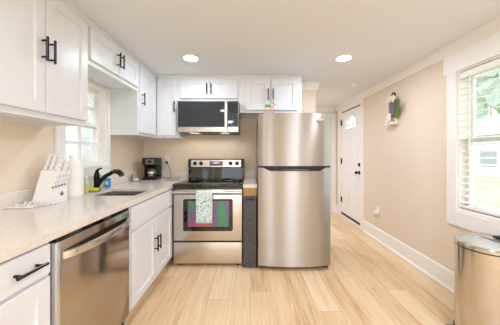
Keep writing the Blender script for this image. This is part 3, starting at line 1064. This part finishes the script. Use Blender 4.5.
rplate(MB(), u2x(188, RY), u2x(229, RY), v2z(226.5, RY), v2z(201, RY), 0.008, RY - 0.006, RY - 0.004).build('oven_window', M['ovenglass'], dor, W=True, smooth=False)
m = MB()
hz = 0.832
m.tube([(RX0 + 0.012, RY - 0.045, hz), (RX1 - 0.012, RY - 0.045, hz)], 0.013, 14)
for x in (RX0 + 0.03, RX1 - 0.03):
    m.box(x - 0.014, x + 0.014, RY - 0.045, RY, hz - 0.011, hz + 0.011, 0.003, 1)
m.build('handle', M['bright'], dor, W=True)
MB().box(RX0 + 0.006, RX1 - 0.006, RY - 0.003, RY + 0.001, 0.799, 0.810).build('handle_shadow_strip', M['blackgloss'], dor, W=True, smooth=False)  # raised dark strip stands in for the shadowed gap under the handle
MB().box(RX0 + 0.004, RX1 - 0.004, RY, RY + 0.04, 0.032, 0.268, 0.006, 2).build('drawer', M['rangesteel'], ra, W=True)
MB().box(RX0 + 0.02, RX1 - 0.02, RY + 0.006, RY + 0.04, 0.2685, 0.2855).build('drawer_gap', M['blackplastic'], ra, W=True, smooth=False)
for x in (RX0 + 0.05, RX1 - 0.05):
    for y in (RY + 0.05, 3.08):
        MB().lathe([(0.018, 0.0), (0.018, 0.012), (0.01, 0.014), (0.01, 0.0245)], (x, y, 0)).build('foot', M['blackplastic'], ra, W=True)
# backguard
bgp = MB().prism([(3.06, 0.9), (3.075, CT + 0.0), (3.085, 1.06), (3.06, 1.075), (3.075, 1.172), (3.09, 1.182), (3.12, 1.182), (3.12, 0.9)], 'x', RX0 + 0.002, RX1 - 0.002).build('backguard', M['blackgloss'], ra, W=True, smooth=False)
def tilt(z):
    return 3.06 + (z - 1.075) * (0.015 / 0.097)
m = MB()
px0, px1 = RX0 + 0.042, RX1 - 0.042
m.prism([(tilt(1.072) - 0.004, 1.072), (tilt(1.168) - 0.004, 1.168), (tilt(1.168) + 0.001, 1.168), (tilt(1.072) + 0.001, 1.072)], 'x', px0, px1)
cp = m.build('control_panel', M['rangesteel'], ra, W=True, smooth=False)
rc = (RX0 + RX1) / 2
for x in (u2x(195, 3.06), u2x(201, 3.06), u2x(230.6, 3.06), u2x(237, 3.06)):
    MB().lathe([(0.027, 0.0), (0.026, -0.008), (0.021, -0.012), (0.019, -0.028), (0.0, -0.029)], (x, tilt(1.12) - 0.004, 1.12), axis='y').box(x - 0.004, x + 0.004, tilt(1.12) - 0.042, tilt(1.12) - 0.01, 1.103, 1.137, 0.001, 1).build('knob', M['blackplastic'], cp, W=True)
dp = MB().box(u2x(209.5, 3.06), u2x(222.8, 3.06), tilt(1.12) - 0.009, tilt(1.12) - 0.003, 1.087, 1.153).build('display_panel', M['displaybg'], cp, W=True, smooth=False)
MB().box(u2x(213.5, 3.06), u2x(218.8, 3.06), tilt(1.12) - 0.0105, tilt(1.12) - 0.0092, 1.118, 1.143).build('clock_display', M['display'], dp, W=True, smooth=False)
for i in range(4):
    for j in range(2):
        x = u2x(210.6, 3.06) + i * 0.045
        MB().box(x, x + 0.022, tilt(1.12) - 0.0105, tilt(1.12) - 0.0092, 1.094 + j * 0.0115, 1.102 + j * 0.0115).build('button', M['blackplastic'], dp, W=True, smooth=False)

# towel over the oven handle
tx0, tx1 = u2x(196.2, 2.42), u2x(212.3, 2.42)
yh = RY - 0.045
tz1 = v2z(223.5, 2.405)
prof = [(yh + 0.022, tz1 + 0.05)]
for i in range(8):
    prof.append((yh + 0.022 - 0.001 * i * 0, tz1 + 0.05 + (hz - tz1 - 0.05) * (i + 1) / 8))
for i in range(1, 9):
    a = PI * i / 8
    prof.append((yh + 0.019 * math.cos(a), hz + 0.019 * math.sin(a)))
for i in range(1, 13):
    prof.append((yh - 0.019 + 0.006 * i / 12, hz - (hz - tz1) * i / 12))
def tw(u, v):
    k = v * (len(prof) - 1)
    i = min(int(k), len(prof) - 2)
    f = k - i
    y = prof[i][0] * (1 - f) + prof[i + 1][0] * f
    z = prof[i][1] * (1 - f) + prof[i + 1][1] * f
    if v > 0.6:
        y += 0.005 * math.sin(u * 9 + 0.5) * (v - 0.6) * 2.0
    return (tx0 + (tx1 - tx0) * u, y, z)
to = MB().grid(tw, 14, len(prof) - 1).build('dish_towel', M['towel'])
so = to.modifiers.new('thickness', 'SOLIDIFY')
so.thickness = 0.003
tag(to, 'white and teal floral dish towel hanging on the oven handle', 'towel')

# ------------------------------------------------------------------ microwave
MY = 2.72
mx0, mx1, mz0, mz1 = -0.893, -0.140, 1.519, 1.902
mw = thing('microwave', 'stainless over-the-range microwave with dark glass door', 'microwave', ((mx0 + mx1) / 2, 2.95, mz0))
MB().box(mx0, mx1, MY + 0.04, YB - 0.001, mz0, mz1).build('body', M['greyplastic'], mw, W=True, smooth=False)
xs = u2x(227.5, MY)
md = MB().box(mx0, xs, MY, MY + 0.039, mz0, mz1, 0.004, 1).build('door', M['rangesteel'], mw, W=True, smooth=False)
MB().box(mx0 + 0.012, u2x(224.6, MY), MY - 0.003, MY + 0.001, v2z(127, MY), mz1 - 0.008).build('door_glass', M['mwglass'], md, W=True, smooth=False)
MB().box(u2x(225.2, MY), u2x(227.3, MY), MY - 0.035, MY - 0.022, v2z(127, MY), mz1 - 0.012, 0.004, 2).box(u2x(225.5, MY), u2x(227, MY), MY - 0.023, MY, v2z(125, MY), v2z(124, MY)).box(u2x(225.5, MY), u2x(227, MY), MY - 0.023, MY, v2z(104, MY), v2z(103, MY)).build('handle', M['bright'], md, W=True, smooth=False)
cpn = MB().box(xs + 0.002, mx1, MY, MY + 0.039, mz0, mz1, 0.004, 1).build('control_panel', M['rangesteel'], mw, W=True, smooth=False)
MB().box(xs + 0.006, mx1 - 0.006, MY - 0.003, MY + 0.001, v2z(127, MY), mz1 - 0.008).build('keypad_glass', M['mwglass'], cpn, W=True, smooth=False)
for i in range(3):
    for j in range(4):
        x = xs + 0.024 + i * 0.034
        z = 1.625 + j * 0.034
        MB().box(x, x + 0.022, MY - 0.0042, MY - 0.003, z, z + 0.016).build('button', M['darkgrey'], cpn, W=True, smooth=False)
MB().box(-0.64, -0.36, 2.75, 2.86, mz0 - 0.006, mz0 - 0.0005).build('vent_grille', M['blackplastic'], mw, W=True, smooth=False)
for x in (-0.70, -0.33):  # glowing panels and spots added to brighten the back wall
    hl = MB().box(x - 0.06, x + 0.06, 2.80, 2.92, mz0 - 0.005, mz0 - 0.0005).build('hood_fill_panel', M['hoodfill'], mw, W=True, smooth=False)
    hd = bpy.data.lights.new('hood_fill_light', 'SPOT')
    hd.spot_size = math.radians(172)
    hd.spot_blend = 0.4
    hd.shadow_soft_size = 0.006
    hd.energy = 0.65
    hd.color = (1.0, 0.93, 0.84)
    ho = bpy.data.objects.new('hood_fill_light', hd)
    COL.objects.link(ho)
    ho.parent = mw
    ho.location = MAT[mw].inverted() @ Vector((x, 2.86, mz0 - 0.012))

# ------------------------------------------------------------------ refrigerator
fx0, fx1, FRY = 0.087, 0.873, 2.40
rf = thing('refrigerator', 'stainless top-freezer refrigerator beside the range', 'refrigerator', ((fx0 + fx1) / 2, 2.78, 0))
MB().box(fx0 + 0.004, fx1 - 0.004, FRY + 0.075, 3.11, 0.03, 1.675, 0.006, 2).build('body', M['greyplastic'], rf, W=True)
def bulge(t):     # forward bulge of the door face, t in 0..1 across the width
    return 0.034 * (1 - (2 * t - 1) ** 2) + 0.012 * (1 - abs(2 * t - 1) ** 8)
def door_poly(n=28):
    P = [(fx0 + (fx1 - fx0) * i / n, FRY + 0.012 - bulge(i / n)) for i in range(n + 1)]
    return P + [(fx1, FRY + 0.07), (fx0, FRY + 0.07)]
fz = 1.122
fd = MB().prism(door_poly(), 'z', fz, 1.688).build('freezer_door', M['fridge'], rf, W=True)
ld_ = MB().prism(door_poly(), 'z', 0.045, 1.102).build('fresh_food_door', M['fridge'], rf, W=True)
MB().prism([(x, y + (0.004 if y < FRY + 0.06 else 0)) for x, y in door_poly()], 'z', 1.1025, 1.1215).build('door_gap_strip', M['blackplastic'], rf, W=True, smooth=False)
m = MB()
n = 24
def pocket(z0, z1, xa0, xb0, xa1, xb1, off):
    bm = m.bm
    rows = []
    for z, xa, xb in ((z0, xa0, xb0), (z1, xa1, xb1)):
        A, B = [], []
        for i in range(n + 1):
            x = xa + (xb - xa) * i / n
            y = FRY + 0.012 - bulge((x - fx0) / (fx1 - fx0))
            A.append(bm.verts.new((x, y - off, z)))
            B.append(bm.verts.new((x, y + 0.004, z)))
        rows.append((A, B))
    (A0, B0), (A1, B1) = rows
    for i in range(n):
        bm.faces.new([A0[i], A0[i + 1], A1[i + 1], A1[i]])
        bm.faces.new([B0[i + 1], B0[i], B1[i], B1[i + 1]])
        bm.faces.new([A1[i], A1[i + 1], B1[i + 1], B1[i]])
        bm.faces.new([A0[i + 1], A0[i], B0[i], B0[i + 1]])
    bm.faces.new([A0[0], A1[0], B1[0], B0[0]])
    bm.faces.new([A0[n], B0[n], B1[n], A1[n]])
pocket(1.068, 1.104, 0.215, 0.745, 0.135, 0.815, 0.004)
hp = m.build('handle', M['blackplastic'], ld_, W=True, smooth=False)
m = MB()
pocket(1.076, 1.086, 0.36, 0.62, 0.35, 0.63, 0.006)
m.build('handle_inlay', M['greyplastic'], hp, W=True, smooth=False)
m = MB()
pr = []
for i in range(20):
    a = 2 * PI * i / 20
    pr.append((0.755 + 0.042 * math.cos(a), 1.618 + 0.013 * math.sin(a)))
m.prism(pr, 'y', FRY - 0.024, FRY - 0.004)
m.build('badge', M['bright'], fd, W=True, smooth=False)
MB().box(fx1 - 0.10, fx1 - 0.01, FRY + 0.03, FRY + 0.13, 1.690, 1.703, 0.004, 2).build('hinge_cover', M['greyplastic'], rf, W=True)
MB().box(fx0 + 0.02, fx1 - 0.02, FRY + 0.03, FRY + 0.07, 0.015, 0.044).build('kick_grille', M['blackplastic'], rf, W=True, smooth=False)
for x in (fx0 + 0.03, fx1 - 0.03):
    for y in (FRY + 0.04, 3.05):
        MB().lathe([(0.02, 0.0), (0.02, 0.014), (0.012, 0.016), (0.012, 0.031)], (x, y, 0)).build('foot', M['greyplastic'], rf, W=True)

# folded step stool in the gap
ss = thing('step_stool', 'slim charcoal folded step stool leaning in the gap between range and refrigerator', 'step stool', (0, 2.46, 0))
m = MB()
m.prism(rrect(-0.072, 0.068, 0.012, 0.79, 0.018), 'y', 2.432, 2.447)
m.build('top_step', M['darkgrey'], ss, W=True, smooth=False)
MB().prism(rrect(-0.050, 0.046, 0.742, 0.764, 0.010), 'y', 2.428, 2.434).build('carry_handle', M['blackplastic'], ss, W=True, smooth=False)
m = MB()
for x in (-0.068, 0.068):
    m.tube([(x, 2.463, 0.012), (x, 2.463, 0.77)], 0.010, 10)
m.tube([(-0.068, 2.463, 0.25), (0.068, 2.463, 0.25)], 0.007, 8)
m.tube([(-0.068, 2.463, 0.55), (0.068, 2.463, 0.55)], 0.007, 8)
m.build('frame', M['black'], ss, W=True)
for x in (-0.068, 0.068):
    MB().lathe([(0.0135, 0.0), (0.0135, 0.025)], (x, 2.463, 0), seg=12).build('foot', M['blackplastic'], ss, W=True)

# ------------------------------------------------------------------ trash can
TX, TY, TZ = 1.655, 1.475, 0.665
def dshape(ins=0.0, n=28):
    rx, ry = 0.25 - ins, 0.188 - ins
    P = [(TX + rx * math.cos(PI / 2 + PI * i / n), TY + ry * math.sin(PI / 2 + PI * i / n)) for i in range(n + 1)]
    xb = TX + 0.115 - ins
    return P + [(xb - 0.03, TY - ry), (xb, TY - ry + 0.03), (xb, TY + ry - 0.03), (xb - 0.03, TY + ry)]
tc_ = thing('trash_can', 'semi-round stainless pedal trash can under the right-wall window', 'trash can', (TX, TY, 0))
L3 = lambda ins, z: [(x, y, z) for x, y in dshape(ins)]
loft(MB(), [L3(0.004, 0.0), L3(-0.003, 0.004), L3(-0.003, 0.05), L3(0.004, 0.06)], cap0=True).build('base', M['blackplastic'], tc_, W=True)
loft(MB(), [L3(0.004, 0.061), L3(0.002, 0.062), L3(0.002, 0.630), L3(0.004, 0.631)], cap0=True).build('body', M['cansteel'], tc_, W=True)
loft(MB(), [L3(0.006, 0.6315), L3(0.006, 0.638)], cap0=True).build('rim_seal', M['blackplastic'], tc_, W=True)
loft(MB(), [L3(-0.001, 0.6385), L3(-0.001, 0.656), L3(0.006, 0.664), L3(0.03, 0.664), L3(0.033, 0.660)], cap0=True, cap1=False).build('lid', M['cansteel'], tc_, W=True)
loft(MB(), [L3(0.031, 0.655), L3(0.033, 0.661), L3(0.10, 0.663)], cap0=True).build('lid_panel', M['lidsteel'], tc_, W=True)
MB().box(TX + 0.05, TX + 0.112, TY - 0.09, TY + 0.09, 0.665, 0.678, 0.004, 2).build('lid_hinge', M['blackplastic'], tc_, W=True)
MB().box(TX - 0.285, TX - 0.235, TY - 0.01, TY + 0.085, 0.04, 0.056, 0.004, 2).box(TX - 0.25, TX - 0.21, TY + 0.01, TY + 0.06, 0.03, 0.045).build('pedal', M['blackplastic'], tc_, W=True)

# ------------------------------------------------------------------ counter things
# knife block
kb = thing('knife_block', 'white slanted knife block with white-handled knives on the left counter', 'knife block', (-1.39, 1.47, CT))
kx0, kx1 = -1.440, -1.318
MB().prism([(1.46, CT + 0.001), (1.602, CT + 0.001), (1.602, CT + 0.196), (1.533, CT + 0.222)], 'x', kx0, kx1).build('block', M['knifewhite'], kb, W=True, smooth=False)
def knife(parent, p, d, L, w, t, nm, rv=True):
    """handle prism from p along d in the YZ plane"""
    p, d = Vector(p), Vector(d).normalized()
    s = Vector((0, d.z, -d.y))
    m = MB()
    a, b = p, p + d * L
    prof = [(0, -0.9), (0.12, -1.0), (0.5, -0.8), (0.85, -1.0), (1.0, -1.15), (1.04, -0.6), (1.03, 0.6), (0.96, 1.0), (0.5, 0.85), (0.12, 1.0), (0, 0.9)]
    poly = [((a + d * L * q + s * w * e).y, (a + d * L * q + s * w * e).z) for q, e in prof]
    m.prism(poly, 'x', p.x - t, p.x + t)
    k = m.build(nm, M['knifewhite'], parent, W=True, smooth=False)
    for q in ((0.18, 0.5, 0.82) if rv else (0.3, 0.75)):
        c = a + d * L * q
        MB().lathe([(0.0, t + 0.0015), (0.0035, t + 0.0015), (0.0035, -t - 0.0015), (0.0, -t - 0.0015)], (p.x, c.y, c.z), seg=10, axis='x').build('rivet', M['rivet'], k, W=True)
    m = MB()
    c0 = a - d * 0.012
    m.prism([((c0 + s * w * e + d * q).y, (c0 + s * w * e + d * q).z) for q, e in ((0, -0.8), (0.0125, -0.8), (0.0125, 0.8), (0, 0.8))], 'x', p.x - t * 0.8, p.x + t * 0.8)
    m.build('bolster', M['rivet'], k, W=True, smooth=False)
dk = (0, 0.40, 1)
for y, L, x in ((1.547, 0.118, -1.420), (1.547, 0.116, -1.382), (1.547, 0.112, -1.342), (1.574, 0.105, -1.402), (1.574, 0.100, -1.362), (1.592, 0.08, -1.335), (1.592, 0.08, -1.42)):
    knife(kb, (x, y, CT + 0.226 - (y - 1.533) * 0.38), dk, L, 0.0115, 0.009, 'knife_handle')
for i in range(5):
    y = 1.482 + i * 0.024
    knife(kb, (kx1 + 0.005, y, CT + 0.118 + i * 0.002), dk, 0.085, 0.006, 0.005, 'steak_knife_handle', rv=False)
m = MB()
for s in (-0.006, 0.006):
    m.box(kx1 - 0.0005, kx1 + 0.0008, 1.556 + s - 0.004, 1.556 + s + 0.004, CT + 0.045, CT + 0.068)
    m.ball((kx1 + 0.0002, 1.556 + s, CT + 0.073), 0.004, 1, (0.2, 1, 1))
m.box(kx1 - 0.0005, kx1 + 0.0008, 1.540, 1.572, CT + 0.056, CT + 0.060)
m.build('crest', M['crest'], kb, W=True, smooth=False)

# paper towel
pt = thing('paper_towel_holder', 'white paper towel roll on a holder behind the knife block', 'paper towel', (-1.398, 1.74, CT))
MB().lathe([(0.0, 0.285), (0.020, 0.285), (0.0205, 0.286), (0.076, 0.286), (0.078, 0.284), (0.078, 0.014), (0.076, 0.012), (0.0, 0.012)], (-1.398, 1.74, CT), seg=40).build('roll', M['paper'], pt, W=True)
MB().lathe([(0.075, 0.001), (0.075, 0.008), (0.070, 0.0115), (0.0, 0.0115)], (-1.398, 1.74, CT), seg=36).build('base', M['white'], pt, W=True)
MB().lathe([(0.008, 0.287), (0.008, 0.300), (0.014, 0.308), (0.014, 0.318), (0.009, 0.325), (0.0, 0.327)], (-1.398, 1.74, CT), seg=16).build('finial', M['white'], pt, W=True)

# bead garland heaped at the foot of the block
m = MB()
rg = random.Random(3)
path = [(-1.475, 1.352), (-1.33, 1.358), (-1.325, 1.378), (-1.47, 1.382), (-1.472, 1.404), (-1.32, 1.408), (-1.312, 1.43), (-1.465, 1.438), (-1.455, 1.447), (-1.31, 1.447), (-1.302, 1.47), (-1.301, 1.50), (-1.300, 1.53)]
def lerp_path(P, step):
    out, acc = [], 0
    for (a, b), (c, d) in zip(P, P[1:]):
        L = math.hypot(c - a, d - b)
        n = max(1, int(L / step))
        for i in range(n):
            out.append((a + (c - a) * i / n, b + (d - b) * i / n))
    return out
for k, (x, y) in enumerate(lerp_path(path, 0.0135)):
    m.ball((x + rg.uniform(-.002, .002), y + rg.uniform(-.002, .002), CT + 0.0085), 0.0080 + rg.uniform(-0.0012, 0.0005), 1)
    if y < 1.45 and rg.random() < 0.4:
        m.ball((x + rg.uniform(-.005, .005), y + 0.008, CT + 0.020), 0.0075, 1)
gl_ = m.build('bead_garland', M['beads'])
tag(gl_, 'heap of whitewashed beads lying in front of the white knife block', 'garland', kind='stuff')

# soap bottles and sponge
sb = thing('soap_bottle', 'clear green dish soap bottle with yellow label left of the faucet', 'soap bottle', (-1.44, 1.955, CT))
sc = (-1.44, 1.955, CT)
MB().lathe([(0.028, 0.001), (0.030, 0.006), (0.030, 0.07), (0.026, 0.09), (0.013, 0.108), (0.012, 0.118)], sc, seg=20).build('bottle', M['soapg'], sb, W=True)
MB().lathe([(0.0306, 0.020), (0.0306, 0.064)], sc, seg=20).build('label', M['soapy'], sb, W=True)
MB().lathe([(0.014, 0.118), (0.014, 0.136), (0.006, 0.140), (0.006, 0.152), (0.0, 0.153)], sc, seg=16).build('cap', M['white'], sb, W=True)
s2 = thing('soap_bottle', 'small blue soap bottle between the faucet and the window wall', 'soap bottle', (-1.435, 2.24, CT))
sc = (-1.435, 2.24, CT)
MB().box(-1.463, -1.407, 2.225, 2.255, CT + 0.001, CT + 0.095, 0.008, 3).build('bottle', M['soapb'], s2, W=True)
MB().box(-1.448, -1.420, 2.2242, 2.2249, CT + 0.03, CT + 0.06).build('label', M['white'], s2, W=True, smooth=False)
MB().lathe([(0.010, 0.0955), (0.010, 0.105), (0.013, 0.106), (0.013, 0.122), (0.0, 0.124)], sc, seg=16).build('cap', M['white'], s2, W=True)
sg = thing('sponge', 'yellow and green scouring sponge in front of the faucet base', 'sponge', (-1.385, 1.975, CT))
MB().box(-1.435, -1.345, 1.945, 1.995, CT + 0.001, CT + 0.012, 0.003, 1).build('scouring_pad', M['spongeg'], sg, W=True, smooth=False)
MB().box(-1.434, -1.346, 1.946, 1.994, CT + 0.0125, CT + 0.033, 0.004, 2).build('sponge_body', M['spongey'], sg, W=True, smooth=False)

# coffee maker
cm = thing('coffee_maker', 'black drip coffee maker with glass carafe in the counter corner', 'coffee maker', (-1.275, 2.93, CT))
cx0, cx1, cy0, cy1 = -1.385, -1.205, 2.84, 3.04
MB().box(cx0, cx1, cy0, cy1, CT + 0.001, CT + 0.035, 0.008, 2).build('base', M['blackplastic'], cm, W=True)
MB().box(cx0 + 0.002, cx1 - 0.002, 2.965, cy1, CT + 0.0352, CT + 0.19, 0.006, 2).build('column', M['blackplastic'], cm, W=True)
MB().box(cx0, cx1, cy0 + 0.004, cy1, CT + 0.1905, CT + 0.285, 0.010, 3).build('brew_head', M['blackplastic'], cm, W=True)
MB().box(cx0, cx0 + 0.028, cy0 + 0.002, 2.96, CT + 0.036, CT + 0.19, 0.004, 1).build('side_panel', M['copper'], cm, W=True, smooth=False)
fp = MB().box(-1.335, -1.225, cy0 - 0.002, cy0 + 0.006, CT + 0.205, CT + 0.268, 0.002, 1).build('front_panel', M['greyplastic'], cm, W=True, smooth=False)
MB().box(-1.305, -1.255, cy0 - 0.004, cy0 - 0.0021, CT + 0.222, CT + 0.252).build('display', M['blackgloss'], fp, W=True, smooth=False)
cc = (-1.283, 2.895, CT)
cf = MB().lathe([(0.050, 0.037), (0.058, 0.045), (0.060, 0.08), (0.052, 0.115), (0.042, 0.132), (0.042, 0.138), (0.040, 0.138), (0.050, 0.114), (0.057, 0.08), (0.055, 0.047), (0.0, 0.043)], cc, seg=28).build('carafe', M['jar'], cm, W=True)
MB().lathe([(0.044, 0.1385), (0.044, 0.150), (0.03, 0.156), (0.0, 0.158)], cc, seg=24).build('carafe_lid', M['blackplastic'], cf, W=True)
MB().lathe([(0.0605, 0.088), (0.0565, 0.106)], cc, seg=28).build('carafe_band', M['bright'], cf, W=True)
MB().tube([(-1.233, 2.878, CT + 0.135), (-1.202, 2.865, CT + 0.132), (-1.190, 2.86, CT + 0.10), (-1.196, 2.862, CT + 0.062), (-1.220, 2.873, CT + 0.055)], 0.007, 10).build('carafe_handle', M['blackplastic'], cf, W=True)
MB().tube([(-1.212, 3.03, CT + 0.05), (-1.16, 3.03, CT + 0.012), (-1.095, 2.99, CT + 0.006), (-1.07, 3.0, CT + 0.02), (-1.09, 3.06, CT + 0.10), (-1.125, 3.095, CT + 0.135), (-1.14, 3.11, CT + 0.17), (-1.165, 3.13, CT + 0.195), (-1.172, 3.135, CT + 0.213)], 0.0035, 8).build('power_cord', M['blackplastic'], cm, W=True)
MB().box(-1.188, -1.156, 3.114, 3.142, CT + 0.205, CT + 0.232, 0.004, 2).build('plug', M['blackplastic'], cm, W=True)

def outlet(x, y, z, rz, label):
    o = thing('wall_outlet', label, 'outlet', (x, y, z), rz)
    MB().box(-0.036, 0.036, -0.0065, -0.0005, -0.058, 0.058, 0.002, 1).build('cover_plate', M['white'], o, smooth=False)
    for k in (-0.024, 0.024):
        MB().prism(rrect(-0.017, 0.017, k - 0.016, k + 0.016, 0.010), 'y', -0.008, -0.0066).build('socket', M['trim'], o, smooth=False)
    return o
outlet(-1.172, YB, 1.165, 0, 'white wall outlet above the counter, right of the coffee maker')
outlet(XR, 3.23, 0.43, -PI / 2, 'white wall outlet low on the right wall beside the entry door')
af = thing('air_freshener', 'white plug-in air freshener in the low outlet on the right wall', 'air freshener', (XR - 0.03, 3.23, 0.40))
MB().box(XR - 0.055, XR - 0.0085, 3.205, 3.258, 0.375, 0.425, 0.010, 3).build('body', M['white'], af, W=True)
MB().lathe([(0.016, 0.0), (0.018, 0.02), (0.018, 0.035), (0.012, 0.044)], (XR - 0.034, 3.231, 0.330), seg=18).build('refill_bottle', M['jar'], af, W=True)

# glass jar and trivet
jr = thing('glass_jar', 'small clear glass storage jar left of the coffee maker', 'jar', (-1.40, 2.74, CT))
jc = (-1.412, 2.75, CT)
MB().lathe([(0.0, 0.001), (0.046, 0.001), (0.050, 0.006), (0.050, 0.062), (0.044, 0.074), (0.044, 0.082), (0.041, 0.082), (0.041, 0.073), (0.047, 0.061), (0.047, 0.008), (0.0, 0.006)], jc).build('jar_body', M['jar'], jr, W=True)
MB().lathe([(0.0, 0.0065), (0.0455, 0.0085), (0.0455, 0.03), (0.0, 0.032)], jc).build('contents', M['cream'], jr, W=True)
MB().lathe([(0.046, 0.0825), (0.046, 0.092), (0.012, 0.096), (0.012, 0.108), (0.0, 0.110)], jc).build('jar_lid', M['jar'], jr, W=True)
MB().tube([(-1.372, 2.765, CT + 0.07), (-1.355, 2.77, CT + 0.085), (-1.37, 2.77, CT + 0.11), (-1.40, 2.765, CT + 0.115)], 0.0025, 8).build('bail_wire', M['rivet'], jr, W=True)
tv = MB().lathe([(0.0, 0.001), (0.096, 0.001), (0.099, 0.004), (0.099, 0.011), (0.094, 0.012), (0.084, 0.010), (0.0, 0.010)], (-0.998, 2.87, CT), seg=40).build('trivet', M['cork'])
tag(tv, 'round beige stone trivet on the counter left of the range', 'trivet')

# decoration on top of the refrigerator
dc = thing('figurine', 'small pink ceramic planter with green succulent on top of the refrigerator', 'figurine', (0.22, 2.46, 1.69))
ZF = 1.689
m = MB()
m.tube([(0.165, 2.455, ZF + 0.006), (0.17, 2.455, ZF + 0.026), (0.19, 2.455, ZF + 0.044), (0.215, 2.455, ZF + 0.048), (0.24, 2.455, ZF + 0.040), (0.255, 2.455, ZF + 0.022), (0.262, 2.455, ZF + 0.006)], [0.010, 0.010, 0.011, 0.012, 0.011, 0.010, 0.010], 10)
m.tube([(0.245, 2.455, ZF + 0.035), (0.262, 2.455, ZF + 0.065), (0.256, 2.455, ZF + 0.09), (0.27, 2.455, ZF + 0.115), (0.264, 2.455, ZF + 0.13)], [0.008, 0.007, 0.006, 0.006, 0.008], 8)
m.ball((0.258, 2.452, ZF + 0.128), 0.013, 2).ball((0.276, 2.452, ZF + 0.108), 0.009, 2).ball((0.25, 2.452, ZF + 0.088), 0.009, 2)
m.build('stand', M['pink'], dc, W=True)
MB().lathe([(0.016, 0.046), (0.024, 0.068), (0.026, 0.074), (0.022, 0.074), (0.0, 0.068)], (0.195, 2.455, ZF), seg=18).build('pot', M['cream'], dc, W=True)
m = MB()
rr = random.Random(5)
for k in range(22):
    a, e = rr.uniform(0, 2 * PI), rr.uniform(0.2, 1.4)
    d = Vector((math.cos(a) * math.cos(e), math.sin(a) * math.cos(e), math.sin(e)))
    b = Vector((0.195, 2.455, ZF + 0.072))
    m.tube([b, b + d * 0.022, b + d * 0.042], [0.005, 0.009, 0.002], 6)
m.build('succulent', M['plant'], dc, W=True)

# wall decoration
wd = thing('wall_decoration', 'slate-grey hanging planter with cream flowers and grass on the right wall', 'wall decoration', (XR - 0.03, 2.83, 1.8))
MB().prism([(2.785, 1.725), (2.890, 1.725), (2.905, 1.915), (2.765, 1.925)], 'x', XR - 0.05, XR - 0.001).build('planter', M['slate'], wd, W=True, smooth=False)
MB().box(XR - 0.095, XR - 0.001, 2.79, 2.945, 1.625, 1.655, 0.003, 1).box(XR - 0.02, XR - 0.001, 2.80, 2.87, 1.655, 1.73).build('ledge', M['beads'], wd, W=True, smooth=False)
pts = [(XR - 0.02, 2.86 + 0.030 * math.cos(2 * PI * i / 18), 2.005 + 0.032 * math.sin(2 * PI * i / 18)) for i in range(19)]
MB().tube(pts, 0.008, 8, caps=False).tube([(XR - 0.02, 2.86, 1.975), (XR - 0.02, 2.855, 1.93)], 0.006, 8).build('hanging_ring', M['black'], wd, W=True)
def petals(cy, cz, r, n, seed, cx):
    m = MB()
    q = random.Random(seed)
    for k in range(n):
        a = 2 * PI * k / n + q.uniform(-.2, .2)
        L = r * q.uniform(0.5, 0.75)
        c = (cx - q.uniform(0, 0.02), cy + L * math.cos(a), cz + L * math.sin(a))
        m.ball(c, r * 0.5, 2, (0.35, 0.9, 0.9))
    m.ball((cx - 0.02, cy, cz), r * 0.35, 2)
    return m
petals(2.878, 1.94, 0.046, 7, 1, XR - 0.065).build('flower', M['cream'], wd, W=True)
petals(2.785, 1.945, 0.044, 7, 2, XR - 0.065).build('flower', M['cream'], wd, W=True)
petals(2.845, 1.708, 0.056, 8, 3, XR - 0.085).build('flower', M['cream'], wd, W=True)
m = MB()
q = random.Random(9)
for k in range(18):
    y0 = q.uniform(2.765, 2.785)
    b = Vector((XR - q.uniform(0.01, 0.05), y0, q.uniform(1.69, 1.76)))
    e = q.uniform(0.03, 0.20)
    h = q.uniform(0.08, 0.20)
    m.tube([b, b + Vector((-0.008, -e * 0.25, h * 0.5)), b + Vector((-0.015, -e * 0.8, h))], [0.004, 0.0035, 0.001], 5)
m.build('grass_spray', M['grass'], wd, W=True)
m = MB()
for k in range(12):
    b = Vector((XR - q.uniform(0.01, 0.05), q.uniform(2.89, 2.905), q.uniform(1.68, 1.72)))
    e, h = q.uniform(0.01, 0.06), q.uniform(0.06, 0.14)
    m.tube([b, b + Vector((-0.006, e * 0.4, h * 0.5)), b + Vector((-0.01, e, h))], [0.003, 0.003, 0.001], 5)
m.build('dried_spray', M['twine'], wd, W=True)
